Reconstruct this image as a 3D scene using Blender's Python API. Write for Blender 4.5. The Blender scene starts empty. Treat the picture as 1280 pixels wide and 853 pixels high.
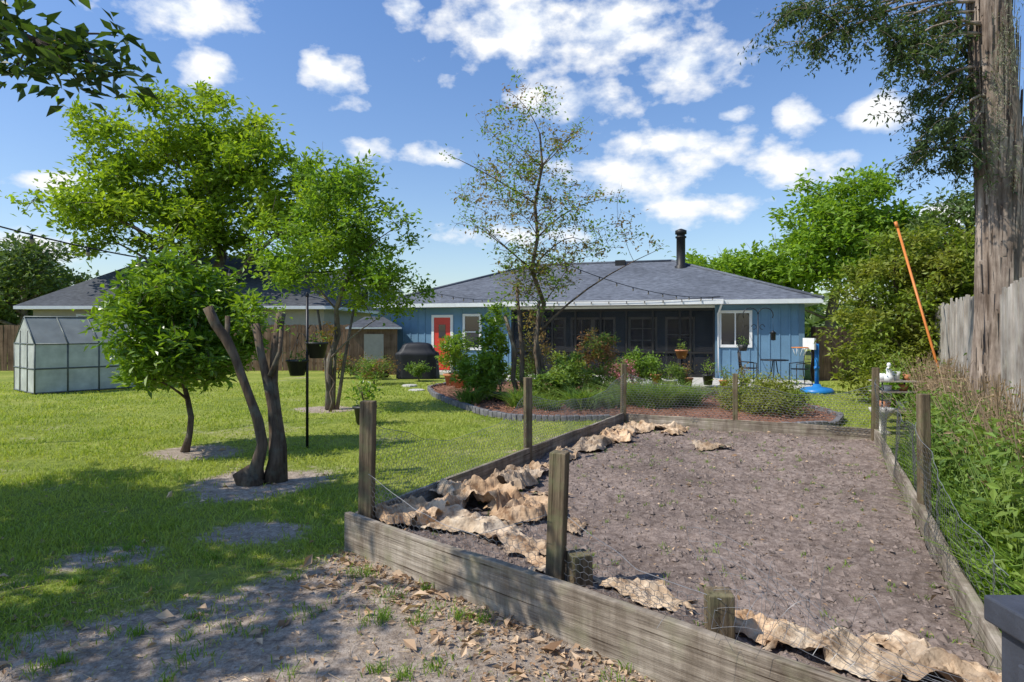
import bpy, math, random
import numpy as np
from mathutils import Vector
rng=np.random.default_rng(7); random.seed(7)
scene=bpy.context.scene
F_=800.0; CH=1.7
def W(u,v,Y): return ((u-640)/F_*Y, Y, CH-(v-411)/F_*Y)
# ---------------------------------------------------------------- helpers
def mesh_np(name,V,F,mats,mi=None,smooth=False,parent=None,loc=None,rotz=0):
    V=np.asarray(V,dtype=np.float32); F=np.asarray(F,dtype=np.int32)
    me=bpy.data.meshes.new(name)
    me.vertices.add(len(V)); me.vertices.foreach_set('co',V.ravel())
    k=F.shape[1]
    me.loops.add(F.size); me.loops.foreach_set('vertex_index',F.ravel())
    me.polygons.add(len(F)); me.polygons.foreach_set('loop_start',np.arange(len(F),dtype=np.int32)*k)
    for m in mats: me.materials.append(m)
    if mi is not None: me.polygons.foreach_set('material_index',np.asarray(mi,dtype=np.int32))
    if isinstance(smooth,np.ndarray): me.polygons.foreach_set('use_smooth',smooth.astype(bool))
    else: me.polygons.foreach_set('use_smooth',np.full(len(F),bool(smooth)))
    me.update(calc_edges=True); me.validate()
    ob=bpy.data.objects.new(name,me); scene.collection.objects.link(ob)
    if loc is not None: ob.location=loc
    ob.rotation_euler=(0,0,rotz)
    if parent: ob.parent=parent
    return ob
def empty(name,loc=(0,0,0),rotz=0):
    e=bpy.data.objects.new(name,None); scene.collection.objects.link(e); e.location=loc; e.rotation_euler=(0,0,rotz); e.empty_display_size=.2
    return e
class B:
    def __init__(s): s.V=[];s.F=[];s.M=[];s.S=[];s.n=0
    def add(s,V,F,m=0,sm=False):
        V=np.asarray(V,float).reshape(-1,3);F=np.asarray(F,int).reshape(-1,4)
        s.V.append(V);s.F.append(F+s.n);s.M.append(np.full(len(F),m));s.S.append(np.full(len(F),sm));s.n+=len(V)
    def box(s,c,d,m=0,rz=0,tilt=None):
        x,y,z=[q/2 for q in d]
        V=np.array([(-x,-y,-z),(x,-y,-z),(x,y,-z),(-x,y,-z),(-x,-y,z),(x,-y,z),(x,y,z),(-x,y,z)])
        if tilt is not None: 
            ct,st=math.cos(tilt),math.sin(tilt); V=np.stack([V[:,0],V[:,1]*ct-V[:,2]*st,V[:,1]*st+V[:,2]*ct],1)
        if rz: 
            c0,s0=math.cos(rz),math.sin(rz); V=np.stack([V[:,0]*c0-V[:,1]*s0,V[:,0]*s0+V[:,1]*c0,V[:,2]],1)
        s.add(V+np.array(c),[(0,3,2,1),(4,5,6,7),(0,1,5,4),(1,2,6,5),(2,3,7,6),(3,0,4,7)],m)
    def b2(s,x0,x1,y0,y1,z0,z1,m=0): s.box(((x0+x1)/2,(y0+y1)/2,(z0+z1)/2),(x1-x0,y1-y0,z1-z0),m)
    def tube(s,P,R,n=6,m=0,rough=0,sm=True):
        P=np.asarray(P,float);k=len(P);R=np.broadcast_to(np.asarray(R,float),(k,))
        T=np.gradient(P,axis=0);T/=np.linalg.norm(T,axis=1)[:,None]+1e-9
        ref=np.array([1,0.1,0]) if abs(T[0][2])>.7 else np.array([0,0,1.])
        V=[]
        a=np.linspace(0,2*math.pi,n,endpoint=False)
        for i in range(k):
            u=np.cross(T[i],ref);u/=np.linalg.norm(u)+1e-9;v=np.cross(T[i],u)
            rr=R[i]*(1+rough*rng.normal(size=n)) if rough else np.full(n,R[i])
            V.append(P[i]+np.outer(np.cos(a)*rr,u)+np.outer(np.sin(a)*rr,v))
        V.append(np.repeat(P[-1][None],n,0)+0); V.insert(0,np.repeat(P[0][None],n,0))
        V=np.concatenate(V);k+=2
        i=np.arange(k-1)[:,None]*n;j=np.arange(n)[None];j2=(j+1)%n
        Fq=np.stack([i+j,i+j2,i+n+j2,i+n+j],-1).reshape(-1,4)
        s.add(V,Fq,m,sm)
    def lathe(s,c,prof,n=20,m=0,sm=True,sq=None):
        a=np.linspace(0,2*math.pi,n,endpoint=False);V=[]
        for r,z in prof: V.append(np.stack([np.cos(a)*r+c[0],np.sin(a)*r+c[1],np.full(n,z+c[2])],1))
        k=len(prof);V=np.concatenate(V)
        i=np.arange(k-1)[:,None]*n;j=np.arange(n)[None];j2=(j+1)%n
        s.add(V,np.stack([i+j,i+j2,i+n+j2,i+n+j],-1).reshape(-1,4),m,sm)
    def leaves(s,P,L,m=0,asp=.5,out=None,zs=.6,curl=.15):
        P=np.asarray(P,float);N=len(P)
        d=rng.normal(size=(N,3));d[:,2]*=zs
        if out is not None: d=d*.8+out
        d/=np.linalg.norm(d,axis=1)[:,None]+1e-9
        up=rng.normal(size=(N,3))*.55+np.array([0,0,1.])
        sd=np.cross(d,up);sd/=np.linalg.norm(sd,axis=1)[:,None]+1e-9
        nn=np.cross(sd,d)
        L=(L*rng.uniform(.65,1.25,N))[:,None];w=L*asp*.5
        a=P;b=P+d*L*.45+sd*w+nn*L*curl;c=P+d*L;e=P+d*L*.45-sd*w+nn*L*curl
        V=np.stack([a,b,c,e],1).reshape(-1,3)
        s.add(V,np.arange(4*N).reshape(-1,4),m)
    def blades(s,P,H,Wd,m=0,lean=.4,bend=.5):
        P=np.asarray(P,float);N=len(P);H=np.asarray(H)*np.ones(N);Wd=np.asarray(Wd)*np.ones(N)
        a=rng.uniform(0,2*math.pi,N);dr=np.stack([np.cos(a),np.sin(a),np.zeros(N)],1)
        a2=rng.uniform(0,2*math.pi,N);sd=np.stack([np.cos(a2),np.sin(a2),np.zeros(N)],1)
        l=(rng.uniform(0,lean,N)*H)[:,None];h=H[:,None]*np.array([0,0,1.])
        w=Wd[:,None]*sd
        b0=P-w/2;b1=P+w/2
        mid=P+dr*l*.5+h*.6
        tip=P+dr*l*(1+bend)+h*rng.uniform(.75,1.,(N,1))
        V=np.stack([b0,b1,mid+w*.42,mid-w*.42,tip+w*.06,tip-w*.06],1).reshape(-1,3)
        k=np.arange(N)[:,None]*6
        Fq=np.concatenate([k+np.array([0,1,2,3]),k+np.array([3,2,4,5])])
        s.add(V,Fq,m)
    def prisms(s,P,Q,r,m=0):
        P=np.asarray(P,float);Q=np.asarray(Q,float);N=len(P)
        t=Q-P;t/=np.linalg.norm(t,axis=1)[:,None]+1e-9
        ref=np.where(np.abs(t[:,2:3])>.8,np.array([[1.,0,0]]),np.array([[0,0,1.]]))
        u=np.cross(t,ref);u/=np.linalg.norm(u,axis=1)[:,None]+1e-9;v=np.cross(t,u)
        rs=[];
        for base in (P,Q):
            for k in range(3):
                an=k*2.0944;rs.append(base+(u*math.cos(an)+v*math.sin(an))*r)
        V=np.stack(rs,1).reshape(-1,3);k=np.arange(N)[:,None]*6
        s.add(V,np.concatenate([k+np.array([a,(a+1)%3,(a+1)%3+3,a+3]) for a in range(3)]),m)
    def build(s,name,mats,parent=None,loc=None,rotz=0,bevel=0):
        ob=mesh_np(name,np.concatenate(s.V),np.concatenate(s.F),mats,np.concatenate(s.M),np.concatenate(s.S),parent,loc,rotz)
        if bevel:
            md=ob.modifiers.new('bevel','BEVEL');md.width=bevel;md.segments=2;md.limit_method='ANGLE'
        return ob
_g=np.random.default_rng(3).random((256,256))
def vn(x,y,sc=1,o=0):
    x=np.asarray(x)*sc+o*17.3+1000;y=np.asarray(y)*sc+o*9.1+1000
    xi=np.floor(x).astype(int);yi=np.floor(y).astype(int);fx=x-xi;fy=y-yi
    fx=fx*fx*(3-2*fx);fy=fy*fy*(3-2*fy)
    g=lambda a,b:_g[a%256,b%256]
    return (g(xi,yi)*(1-fx)+g(xi+1,yi)*fx)*(1-fy)+(g(xi,yi+1)*(1-fx)+g(xi+1,yi+1)*fx)*fy
def fbm(x,y,sc,oct=4,o=0):
    r=0;a=.5;t=0
    for i in range(oct): r=r+a*vn(x,y,sc*2**i,o+i);t+=a;a*=.5
    return r/t
def inpoly(x,y,poly):
    x=np.asarray(x);y=np.asarray(y);r=np.zeros(x.shape,bool);n=len(poly)
    for i in range(n):
        x1,y1=poly[i][:2];x2,y2=poly[(i+1)%n][:2]
        c=((y1>y)!=(y2>y))&(x<(x2-x1)*(y-y1)/(y2-y1+1e-12)+x1)
        r^=c
    return r
# ---------------------------------------------------------------- materials
def newmat(name):
    m=bpy.data.materials.new(name);m.use_nodes=True;nt=m.node_tree
    return m,nt,nt.nodes['Principled BSDF'],nt.nodes['Material Output']
def N(nt,t,**k):
    n=nt.nodes.new(t)
    for a,b in k.items(): setattr(n,a,b)
    return n
def ramp(nt,src,stops):
    r=N(nt,'ShaderNodeValToRGB');e=r.color_ramp.elements
    while len(e)<len(stops): e.new(.5)
    for q,(p,c) in zip(e,stops): q.position=p;q.color=(*c,1)
    nt.links.new(src,r.inputs[0]);return r.outputs[0]
def mixc(nt,f,a,b,mode='MIX'):
    m=N(nt,'ShaderNodeMix',data_type='RGBA',blend_type=mode)
    if isinstance(f,(int,float)): m.inputs[0].default_value=f
    else: nt.links.new(f,m.inputs[0])
    for i,q in ((6,a),(7,b)):
        if isinstance(q,tuple): m.inputs[i].default_value=(*q,1)
        else: nt.links.new(q,m.inputs[i])
    return m.outputs[2]
def noise(nt,scale,detail=4,vec=None,rough=.6,sc=None):
    t=N(nt,'ShaderNodeTexCoord').outputs['Object'] if vec is None else vec
    if sc:
        mp=N(nt,'ShaderNodeMapping');mp.inputs['Scale'].default_value=sc;nt.links.new(t,mp.inputs[0]);t=mp.outputs[0]
    n=N(nt,'ShaderNodeTexNoise');n.inputs['Scale'].default_value=scale;n.inputs['Detail'].default_value=detail;n.inputs['Roughness'].default_value=rough
    nt.links.new(t,n.inputs['Vector']);return n.outputs['Fac']
def bump(nt,b,h,st=.3,d=.02):
    q=N(nt,'ShaderNodeBump');q.inputs['Strength'].default_value=st;q.inputs['Distance'].default_value=d
    nt.links.new(h,q.inputs['Height']);nt.links.new(q.outputs[0],b.inputs['Normal'])
def simple(name,c,rough=.6,metal=0,var=.25,sc=6,bm=0,spec=.4):
    m,nt,b,o=newmat(name)
    n=noise(nt,sc,4);c2=tuple(x*(1-var) for x in c);c3=tuple(min(1,x*(1+var)) for x in c)
    nt.links.new(ramp(nt,n,[(.3,c2),(.7,c3)]),b.inputs['Base Color'])
    b.inputs['Roughness'].default_value=rough;b.inputs['Metallic'].default_value=metal;b.inputs['Specular IOR Level'].default_value=spec
    if bm: bump(nt,b,noise(nt,sc*5,4),bm,.01)
    return m
def leafmat(name,c1,c2,c3,tr=.35,rough=.5,ns=.6,spec=.3):
    m,nt,b,o=newmat(name)
    g=N(nt,'ShaderNodeNewGeometry')
    base=ramp(nt,g.outputs['Random Per Island'],[(0,c1),(.8,c2),(1,tuple(min(1,x*1.3) for x in c2))])
    f=noise(nt,ns,1);fr=ramp(nt,f,[(.42,(0,0,0)),(.62,(.6,.6,.6))])
    col=mixc(nt,fr,base,c3)
    nt.links.new(col,b.inputs['Base Color']);b.inputs['Roughness'].default_value=rough;b.inputs['Specular IOR Level'].default_value=spec
    if tr>0:
        t=N(nt,'ShaderNodeBsdfTranslucent')
        tc=mixc(nt,1.,col,(1.5,1.45,.5),'MULTIPLY');nt.links.new(tc,t.inputs[0])
        mx=N(nt,'ShaderNodeMixShader');mx.inputs[0].default_value=tr
        nt.links.new(b.outputs[0],mx.inputs[1]);nt.links.new(t.outputs[0],mx.inputs[2]);nt.links.new(mx.outputs[0],o.inputs[0])
    return m
def wood(name,c1,c2,axis=2,rough=.85,moss=None,isl=True,g=14,lo=.62,crack=0):
    m,nt,b,o=newmat(name)
    s=[g,g,g];s[axis]=.8
    n=noise(nt,1.5,6,sc=tuple(s),rough=.7)
    col=ramp(nt,n,[(.3,c1),(.5,tuple((p+q)/2 for p,q in zip(c1,c2))),(.72,c2)])
    if isl:
        ge=N(nt,'ShaderNodeNewGeometry');r=ramp(nt,ge.outputs['Random Per Island'],[(0,(lo,lo,lo)),(1,(1.15,1.13,1.1))])
        col=mixc(nt,1.,col,r,'MULTIPLY')
    blot=ramp(nt,noise(nt,2.2,4),[(.35,(.55,.52,.5)),(.6,(1,1,1))]);col=mixc(nt,1.,col,blot,'MULTIPLY')
    if crack:
        s2=[g*2.2]*3;s2[axis]=.7
        ck=ramp(nt,noise(nt,1.6,3,sc=tuple(s2),rough=.5),[(.30,(.22,.18,.14)),(.40,(1,1,1))]);col=mixc(nt,1.,col,ck,'MULTIPLY')
        st=ramp(nt,noise(nt,5,6,sc=(1.6,1,.35),rough=.75),[(.42,(1,1,1)),(.68,(.42,.38,.34))]);col=mixc(nt,.8,col,mixc(nt,1.,col,st,'MULTIPLY'))
    if moss:
        f=ramp(nt,noise(nt,6,3),[(.5,(0,0,0)),(.7,(.7,.7,.7))]);col=mixc(nt,f,col,moss)
    nt.links.new(col,b.inputs['Base Color']);b.inputs['Roughness'].default_value=rough;b.inputs['Specular IOR Level'].default_value=.2
    bump(nt,b,n,.8,.015);return m

M={}
M['oak']=leafmat('leaf_oak',(.12,.20,.02),(.24,.36,.035),(.34,.44,.05),.45)
M['maple']=leafmat('leaf_maple',(.09,.18,.025),(.18,.31,.035),(.27,.38,.045),.45,ns=1)
M['citrus']=leafmat('leaf_glossy',(.07,.15,.015),(.16,.28,.025),(.29,.42,.04),.38,.33,ns=1.5,spec=.5)
M['hedge']=leafmat('leaf_hedge',(.11,.16,.02),(.22,.30,.035),(.32,.32,.07),.38,ns=.9)
M['dark']=leafmat('leaf_dark',(.025,.05,.015),(.06,.11,.025),(.04,.08,.02),.3,.35)
M['cyp']=leafmat('leaf_cypress',(.04,.07,.03),(.10,.15,.05),(.08,.12,.05),.35)
M['far']=leafmat('leaf_far',(.07,.12,.04),(.14,.21,.06),(.11,.16,.045),.3,ns=.2)
M['farb']=leafmat('leaf_far_bright',(.14,.24,.03),(.26,.40,.05),(.20,.32,.04),.45,ns=.25)
M['spring']=leafmat('leaf_spring',(.20,.13,.06),(.26,.27,.07),(.32,.17,.08),.4)
M['red']=leafmat('leaf_red',(.20,.12,.05),(.36,.16,.08),(.16,.22,.05),.3,ns=3)
M['pink']=leafmat('petal_pink',(.5,.12,.2),(.65,.25,.32),(.6,.4,.4),.3,ns=3)
M['orange']=leafmat('leaf_orange',(.4,.18,.03),(.55,.3,.05),(.3,.3,.05),.3,ns=3)
M['shrub']=leafmat('leaf_shrub',(.07,.14,.03),(.16,.26,.05),(.26,.34,.07),.38,ns=2)
M['weed']=leafmat('leaf_weed',(.11,.20,.03),(.22,.34,.045),(.17,.28,.045),.4,ns=2)
M['dry']=leafmat('dry_stem',(.24,.17,.10),(.48,.36,.23),(.32,.23,.14),.15,.8)
M['litter']=leafmat('dry_leaf',(.20,.11,.055),(.56,.41,.27),(.40,.25,.14),.1,.7,ns=3)
M['blade']=leafmat('grass_blade',(.18,.25,.035),(.36,.44,.08),(.44,.47,.12),.35,.6,ns=.8)
M['moss']=leafmat('spanish_moss',(.15,.17,.11),(.28,.30,.2),(.2,.22,.15),.2,.8)
M['bark']=wood('bark',(.09,.07,.055),(.28,.23,.19),2,moss=(.20,.22,.16),isl=False,g=8)
M['barkd']=wood('bark_dark',(.035,.027,.02),(.12,.09,.065),2,isl=False,g=8)
M['barkm']=wood('bark_myrtle',(.05,.035,.025),(.24,.175,.12),2,moss=(.16,.16,.12),isl=False,g=12)
M['barkc']=wood('bark_cypress',(.14,.10,.075),(.60,.50,.41),2,isl=False,g=9,crack=1)
M['fenceg']=wood('fence_grey',(.36,.32,.28),(.66,.61,.54),2,moss=(.4,.37,.3),lo=.75)
M['fenceb']=wood('fence_brown',(.12,.075,.045),(.30,.20,.13),2)
M['board']=wood('board_weathered',(.20,.16,.12),(.64,.56,.45),0,moss=(.24,.22,.14),lo=.8,g=20,crack=1)
M['post']=wood('post_weathered',(.13,.10,.06),(.42,.33,.21),2,moss=(.16,.18,.08),g=18,crack=1)
M['wire']=simple('galvanised_wire',(.22,.22,.22),.5,.5)
M['black']=simple('black_metal',(.02,.02,.022),.4,.3)
M['blackcloth']=simple('black_cover',(.012,.012,.014),.55,0,bm=.3)
M['white']=simple('white_paint',(.75,.75,.73),.5,0,.06)
M['trim']=simple('trim_paint',(.66,.68,.66),.6,0,.08)
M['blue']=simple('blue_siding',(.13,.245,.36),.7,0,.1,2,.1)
M['blued']=simple('blue_grey_siding',(.11,.19,.26),.7,0,.12,2)  # blue-grey paint colour of the corner trim and second neighbour's walls
M['red_d']=simple('red_door',(.62,.05,.03),.4,0,.08)
M['beige']=simple('beige_siding',(.40,.36,.29),.8,0,.08)
M['terra']=simple('terracotta',(.48,.2,.09),.8,0,.2)
M['potblack']=simple('black_pot',(.03,.03,.03),.5)
M['bluepl']=simple('blue_plastic',(.02,.18,.48),.35,0,.1)
M['orangep']=simple('orange_pole',(.62,.20,.04),.45,0,.1)
M['conc']=simple('concrete',(.50,.47,.42),.85,0,.18,3,.2)
M['stone']=simple('edging_stone',(.15,.145,.15),.9,0,.4,8,.4)
M['bin']=simple('grey_plastic',(.05,.055,.07),.55,0,.2,9,.3)
M['bronze']=simple('dark_frame',(.02,.019,.018),.5,.2)
M['steel']=simple('aluminium_frame',(.10,.115,.105),.5,.3)
M['bulb']=simple('bulb_glass',(.3,.27,.22),.15)
M['mulchc']=leafmat('mulch_chip',(.16,.07,.04),(.36,.18,.11),(.26,.14,.09),.0,.9)
M['clod']=simple('soil_clod',(.20,.155,.13),.95,0,.4,9)
m,nt,b,o=newmat('window_glass');b.inputs['Base Color'].default_value=(.02,.025,.03,1);b.inputs['Roughness'].default_value=.04;b.inputs['Specular IOR Level'].default_value=.8
bump(nt,b,noise(nt,.8,1),.05,.02);M['glass']=m
def semi(name,c,f,rough=.6,v=.85):
    m,nt,b,o=newmat(name);n=noise(nt,3,4);nt.links.new(ramp(nt,n,[(.3,tuple(x*v for x in c)),(.7,c)]),b.inputs['Base Color']);b.inputs['Roughness'].default_value=rough
    t=N(nt,'ShaderNodeBsdfTransparent');mx=N(nt,'ShaderNodeMixShader');mx.inputs[0].default_value=f
    nt.links.new(b.outputs[0],mx.inputs[2]);nt.links.new(t.outputs[0],mx.inputs[1]);nt.links.new(mx.outputs[0],o.inputs[0]);return m
M['screen']=semi('insect_screen',(.025,.025,.028),.42,.9)
M['poly']=semi('greenhouse_panel',(.68,.71,.67),.75,.35,.65)
M['polyr']=semi('greenhouse_roof_panel',(.27,.29,.26),.75,.3,.7)
def roofmat(name,c):
    m,nt,b,o=newmat(name)
    tc=N(nt,'ShaderNodeTexCoord').outputs['Object'];sx=N(nt,'ShaderNodeSeparateXYZ');nt.links.new(tc,sx.inputs[0])
    ml=N(nt,'ShaderNodeMath',operation='MULTIPLY');ml.inputs[1].default_value=17;nt.links.new(sx.outputs[2],ml.inputs[0])
    fr=N(nt,'ShaderNodeMath',operation='FRACT');nt.links.new(ml.outputs[0],fr.inputs[0])
    band=ramp(nt,fr.outputs[0],[(0,(.6,.6,.6)),(.25,(1,1,1))])
    n1=noise(nt,5,5,sc=(1,1,6));n2=noise(nt,.5,3)
    col=ramp(nt,n1,[(.3,tuple(x*.6 for x in c)),(.7,tuple(x*1.5 for x in c))])
    col=mixc(nt,1.,col,band,'MULTIPLY');col=mixc(nt,1.,col,ramp(nt,n2,[(.3,(.8,.8,.8)),(.7,(1.15,1.15,1.15))]),'MULTIPLY')
    nt.links.new(col,b.inputs['Base Color']);b.inputs['Roughness'].default_value=.9;b.inputs['Specular IOR Level'].default_value=.25;return m
M['roof']=roofmat('roof_shingles',(.115,.125,.145))
M['roofn']=roofmat('roof_shingles_grey',(.075,.08,.09))
m,nt,b,o=newmat('kraft_paper')
g=N(nt,'ShaderNodeNewGeometry')
c=ramp(nt,noise(nt,2.5,5),[(.3,(.38,.25,.145)),(.5,(.54,.40,.26)),(.7,(.68,.55,.40))])
c=mixc(nt,1.,c,ramp(nt,g.outputs['Random Per Island'],[(0,(.68,.70,.74)),(.5,(1.05,.95,.85)),(1,(1.0,1.05,1.1))]),'MULTIPLY')
dr=ramp(nt,noise(nt,7,6,rough=.7),[(.46,(1,1,1)),(.66,(.42,.34,.28))]);c=mixc(nt,1.,c,dr,'MULTIPLY')
nt.links.new(c,b.inputs['Base Color']);b.inputs['Roughness'].default_value=.8;b.inputs['Specular IOR Level'].default_value=.2;bump(nt,b,noise(nt,12,5),.6,.03);M['paper']=m
def soil(name,c1,c2,c3):
    m,nt,b,o=newmat(name)
    n=noise(nt,14,8,rough=.78);c=ramp(nt,n,[(.3,c1),(.5,c2),(.72,c3)])
    big=ramp(nt,noise(nt,.9,4),[(.35,(.72,.7,.68)),(.65,(1.12,1.1,1.08))]);c=mixc(nt,1.,c,big,'MULTIPLY')
    nt.links.new(c,b.inputs['Base Color']);b.inputs['Roughness'].default_value=.95;b.inputs['Specular IOR Level'].default_value=.15
    bump(nt,b,noise(nt,45,5,rough=.8),.8,.02);return m
M['soil']=soil('garden_soil',(.09,.065,.052),(.25,.195,.165),(.46,.38,.33))
M['mulch']=soil('mulch_bed',(.08,.035,.02),(.24,.12,.08),(.38,.23,.17))
m,nt,b,o=newmat('lawn_and_dirt')
at=N(nt,'ShaderNodeAttribute',attribute_name='dirt')
n1=noise(nt,.7,4);n2=noise(nt,9,7,rough=.78);n3=noise(nt,40,5,rough=.8)
gc=ramp(nt,n1,[(.3,(.16,.21,.035)),(.5,(.25,.29,.055)),(.7,(.35,.36,.09))])
gc=mixc(nt,1.,gc,ramp(nt,n2,[(.3,(.5,.55,.5)),(.7,(1.4,1.35,1.25))]),'MULTIPLY')
dc=ramp(nt,n2,[(.28,(.18,.135,.10)),(.5,(.45,.365,.285)),(.72,(.66,.565,.46))])
dc=mixc(nt,1.,dc,ramp(nt,n3,[(.3,(.45,.42,.4)),(.65,(1.2,1.2,1.2))]),'MULTIPLY')
add=N(nt,'ShaderNodeMath',operation='MULTIPLY_ADD');nt.links.new(n2,add.inputs[0]);add.inputs[1].default_value=.9
sub=N(nt,'ShaderNodeMath',operation='SUBTRACT');nt.links.new(at.outputs['Fac'],sub.inputs[0]);sub.inputs[1].default_value=.44
nt.links.new(sub.outputs[0],add.inputs[2])
f=ramp(nt,add.outputs[0],[(.38,(0,0,0)),(.6,(1,1,1))])
nt.links.new(mixc(nt,f,gc,dc),b.inputs['Base Color']);b.inputs['Roughness'].default_value=.95;b.inputs['Specular IOR Level'].default_value=.15
bump(nt,b,n3,.8,.03);M['ground']=m
# ---------------------------------------------------------------- layout
A=np.array([-1.24,4.89]);Bc=np.array([1.83,2.10]);C=np.array([5.14,9.03]);D=np.array([1.88,10.77])
BED=[tuple(A),tuple(Bc),tuple(C),tuple(D)]
MUL=[(-2.35,17.9),(-1.95,16),(-1.3,14.2),(-.6,12.6),(.1,11.75),(1.0,11.6),(1.9,11.7),(3,11.3),(4.4,10.7),(5.5,10.9),(6.2,12),(6.2,14),(5.5,16.5),(3,18.3),(0,19.8),(-1.6,19.6)]
HR=-math.atan2(4.5,14.05);HO=(-4.7,25)
def H(a,bb): 
    c,s=math.cos(HR),math.sin(HR);return (HO[0]+a*c-bb*s,HO[1]+a*s+bb*c)
PAT=[H(3.6,-3.1),H(14.9,-3.1),H(14.9,-.01),H(3.6,-.01)]
def dirtf(x,y):
    n=fbm(x,y,.9,4,2)
    edge=5.2-np.clip((-1.0-x)*1.05,0,3.4)
    d=np.clip((edge-y)*1.1+.5,0,1)*np.where(x<3,1,0)
    d=d*.95
    for cx,cy,r in ((-2.65,6.95,.7),(-4.5,8.8,.55),(-2.1,5.3,.55),(-3.9,13.5,.6),(-2.95,4.8,.35)):
        q=np.hypot((x-cx)/1.4,y-cy);d=np.maximum(d,np.clip(1.25-q/r,0,1))
    d=d+(n-.5)*1.3
    d=np.where((n>.64)&(y<12),np.maximum(d,.4),d)
    return np.clip(d,0,1)
def zg(x,y):
    return (fbm(x,y,.5,3,5)-.5)*.07*np.clip((30-np.hypot(x,y))/10,0,1)
def axis(lo,hi,st,far,nf,far2):
    c=np.arange(lo,hi+1e-6,st);g=np.geomspace(1,far-hi+1,nf)[1:]-1+hi;g2=lo-(np.geomspace(1,far2+lo+1,nf)[1:]-1) if far2 else np.array([])
    return np.concatenate([g2[::-1],c,g])
xs=axis(-12,12,.1,900,24,900);ys=axis(0,20,.1,1200,26,300)
X,Y=np.meshgrid(xs,ys,indexing='xy');Z=zg(X,Y)
V=np.stack([X.ravel(),Y.ravel(),Z.ravel()],1);nx=len(xs);ny=len(ys)
i=np.arange(ny-1)[:,None]*nx;j=np.arange(nx-1)[None]
Fq=np.stack([i+j,i+j+1,i+nx+j+1,i+nx+j],-1).reshape(-1,4)
gr=mesh_np('ground',V,Fq,[M['ground']],smooth=True)
at=gr.data.attributes.new('dirt','FLOAT','POINT');at.data.foreach_set('value',dirtf(X,Y).ravel().astype(np.float32))
def scatter(n,y0,y1,xl,xr,pw=1.):
    u=rng.random(n)
    if abs(pw-1)<1e-6: y=y0*(y1/y0)**u
    else: y=(y0**(1-pw)+u*(y1**(1-pw)-y0**(1-pw)))**(1/(1-pw))
    x=rng.random(n);x=xl(y)+x*(xr(y)-xl(y));return x,y
x,y=scatter(290000,2.0,20,lambda y:-.9*y-.8,lambda y:.55*y+.3,1.05)
ok=~inpoly(x,y,BED)&~inpoly(x,y,MUL)&~inpoly(x,y,PAT)
d=dirtf(x,y);pn=fbm(x,y,2.2,3,9)
ok&=(rng.random(len(x))<np.clip(1.0-d*1.25,.02,1)*np.clip(pn*3.0-.6,.15,1))
x,y=x[ok],y[ok]
b=B();hh=rng.uniform(.018,.055,len(x))*(1+.02*y)*np.clip(.5+fbm(x,y,1.1,2,14),.6,1.3);b.blades(np.stack([x,y,zg(x,y)-.004],1),hh,.004+.0008*y,0,lean=1.0,bend=.5)
b.build('grass',[M['blade']])
b=B();pts=[];hs=[]
for k in range(110):
    cx=rng.uniform(-3.4,.9);cy=rng.uniform(2.3,5.2)
    if inpoly(np.array([cx]),np.array([cy]),BED)[0] or cy>5.3-(.9*(cx+1.24)) and cx>-1.2: continue
    n=rng.integers(15,60);r=rng.uniform(.02,.07)
    p=rng.normal(size=(n,2))*r+np.array([cx,cy]);pts.append(p);hs.append(rng.uniform(.02,.07,n))
p=np.concatenate(pts);b.blades(np.stack([p[:,0],p[:,1],zg(p[:,0],p[:,1])],1),np.concatenate(hs),.006,0,1.,.5)
b.build('weed_tufts',[M['weed']])
b=B()
x,y=scatter(5200,2.0,9,lambda y:-.9*y,lambda y:.4*y+.6,1.0)
x2=rng.normal(size=2000)*.30;s=rng.random(2000);AB=Bc-A;nr=np.array([-.67,-.74])
q=A+np.outer(s,AB)+np.outer(np.abs(x2)+.03,nr);x=np.concatenate([x,q[:,0]]);y=np.concatenate([y,q[:,1]])
ok=~inpoly(x,y,BED);d=dirtf(x,y);keep=rng.random(len(x))<np.where(np.arange(len(x))>5199,1,.10+d*.45);ok&=keep;x,y=x[ok],y[ok]
b.leaves(np.stack([x,y,zg(x,y)+.012],1),.05*rng.choice([.4,.7,1.1,2.0],len(x),p=[.45,.35,.15,.05]),0,.55,zs=.25,curl=.18)
b.build('fallen_leaves',[M['litter']])
b=B();x=rng.uniform(-3.6,2,2600);y=rng.uniform(2,5.2,2600);ok=~inpoly(x,y,BED);x,y=x[ok],y[ok]
a=rng.uniform(0,6.28,len(x));l=rng.uniform(.02,.09,len(x));P0=np.stack([x,y,zg(x,y)+.006],1);P1=P0+np.stack([np.cos(a)*l,np.sin(a)*l,rng.uniform(0,.012,len(x))],1)
b.prisms(P0,P1,.0016);b.build('twigs',[M['dry']])
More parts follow.
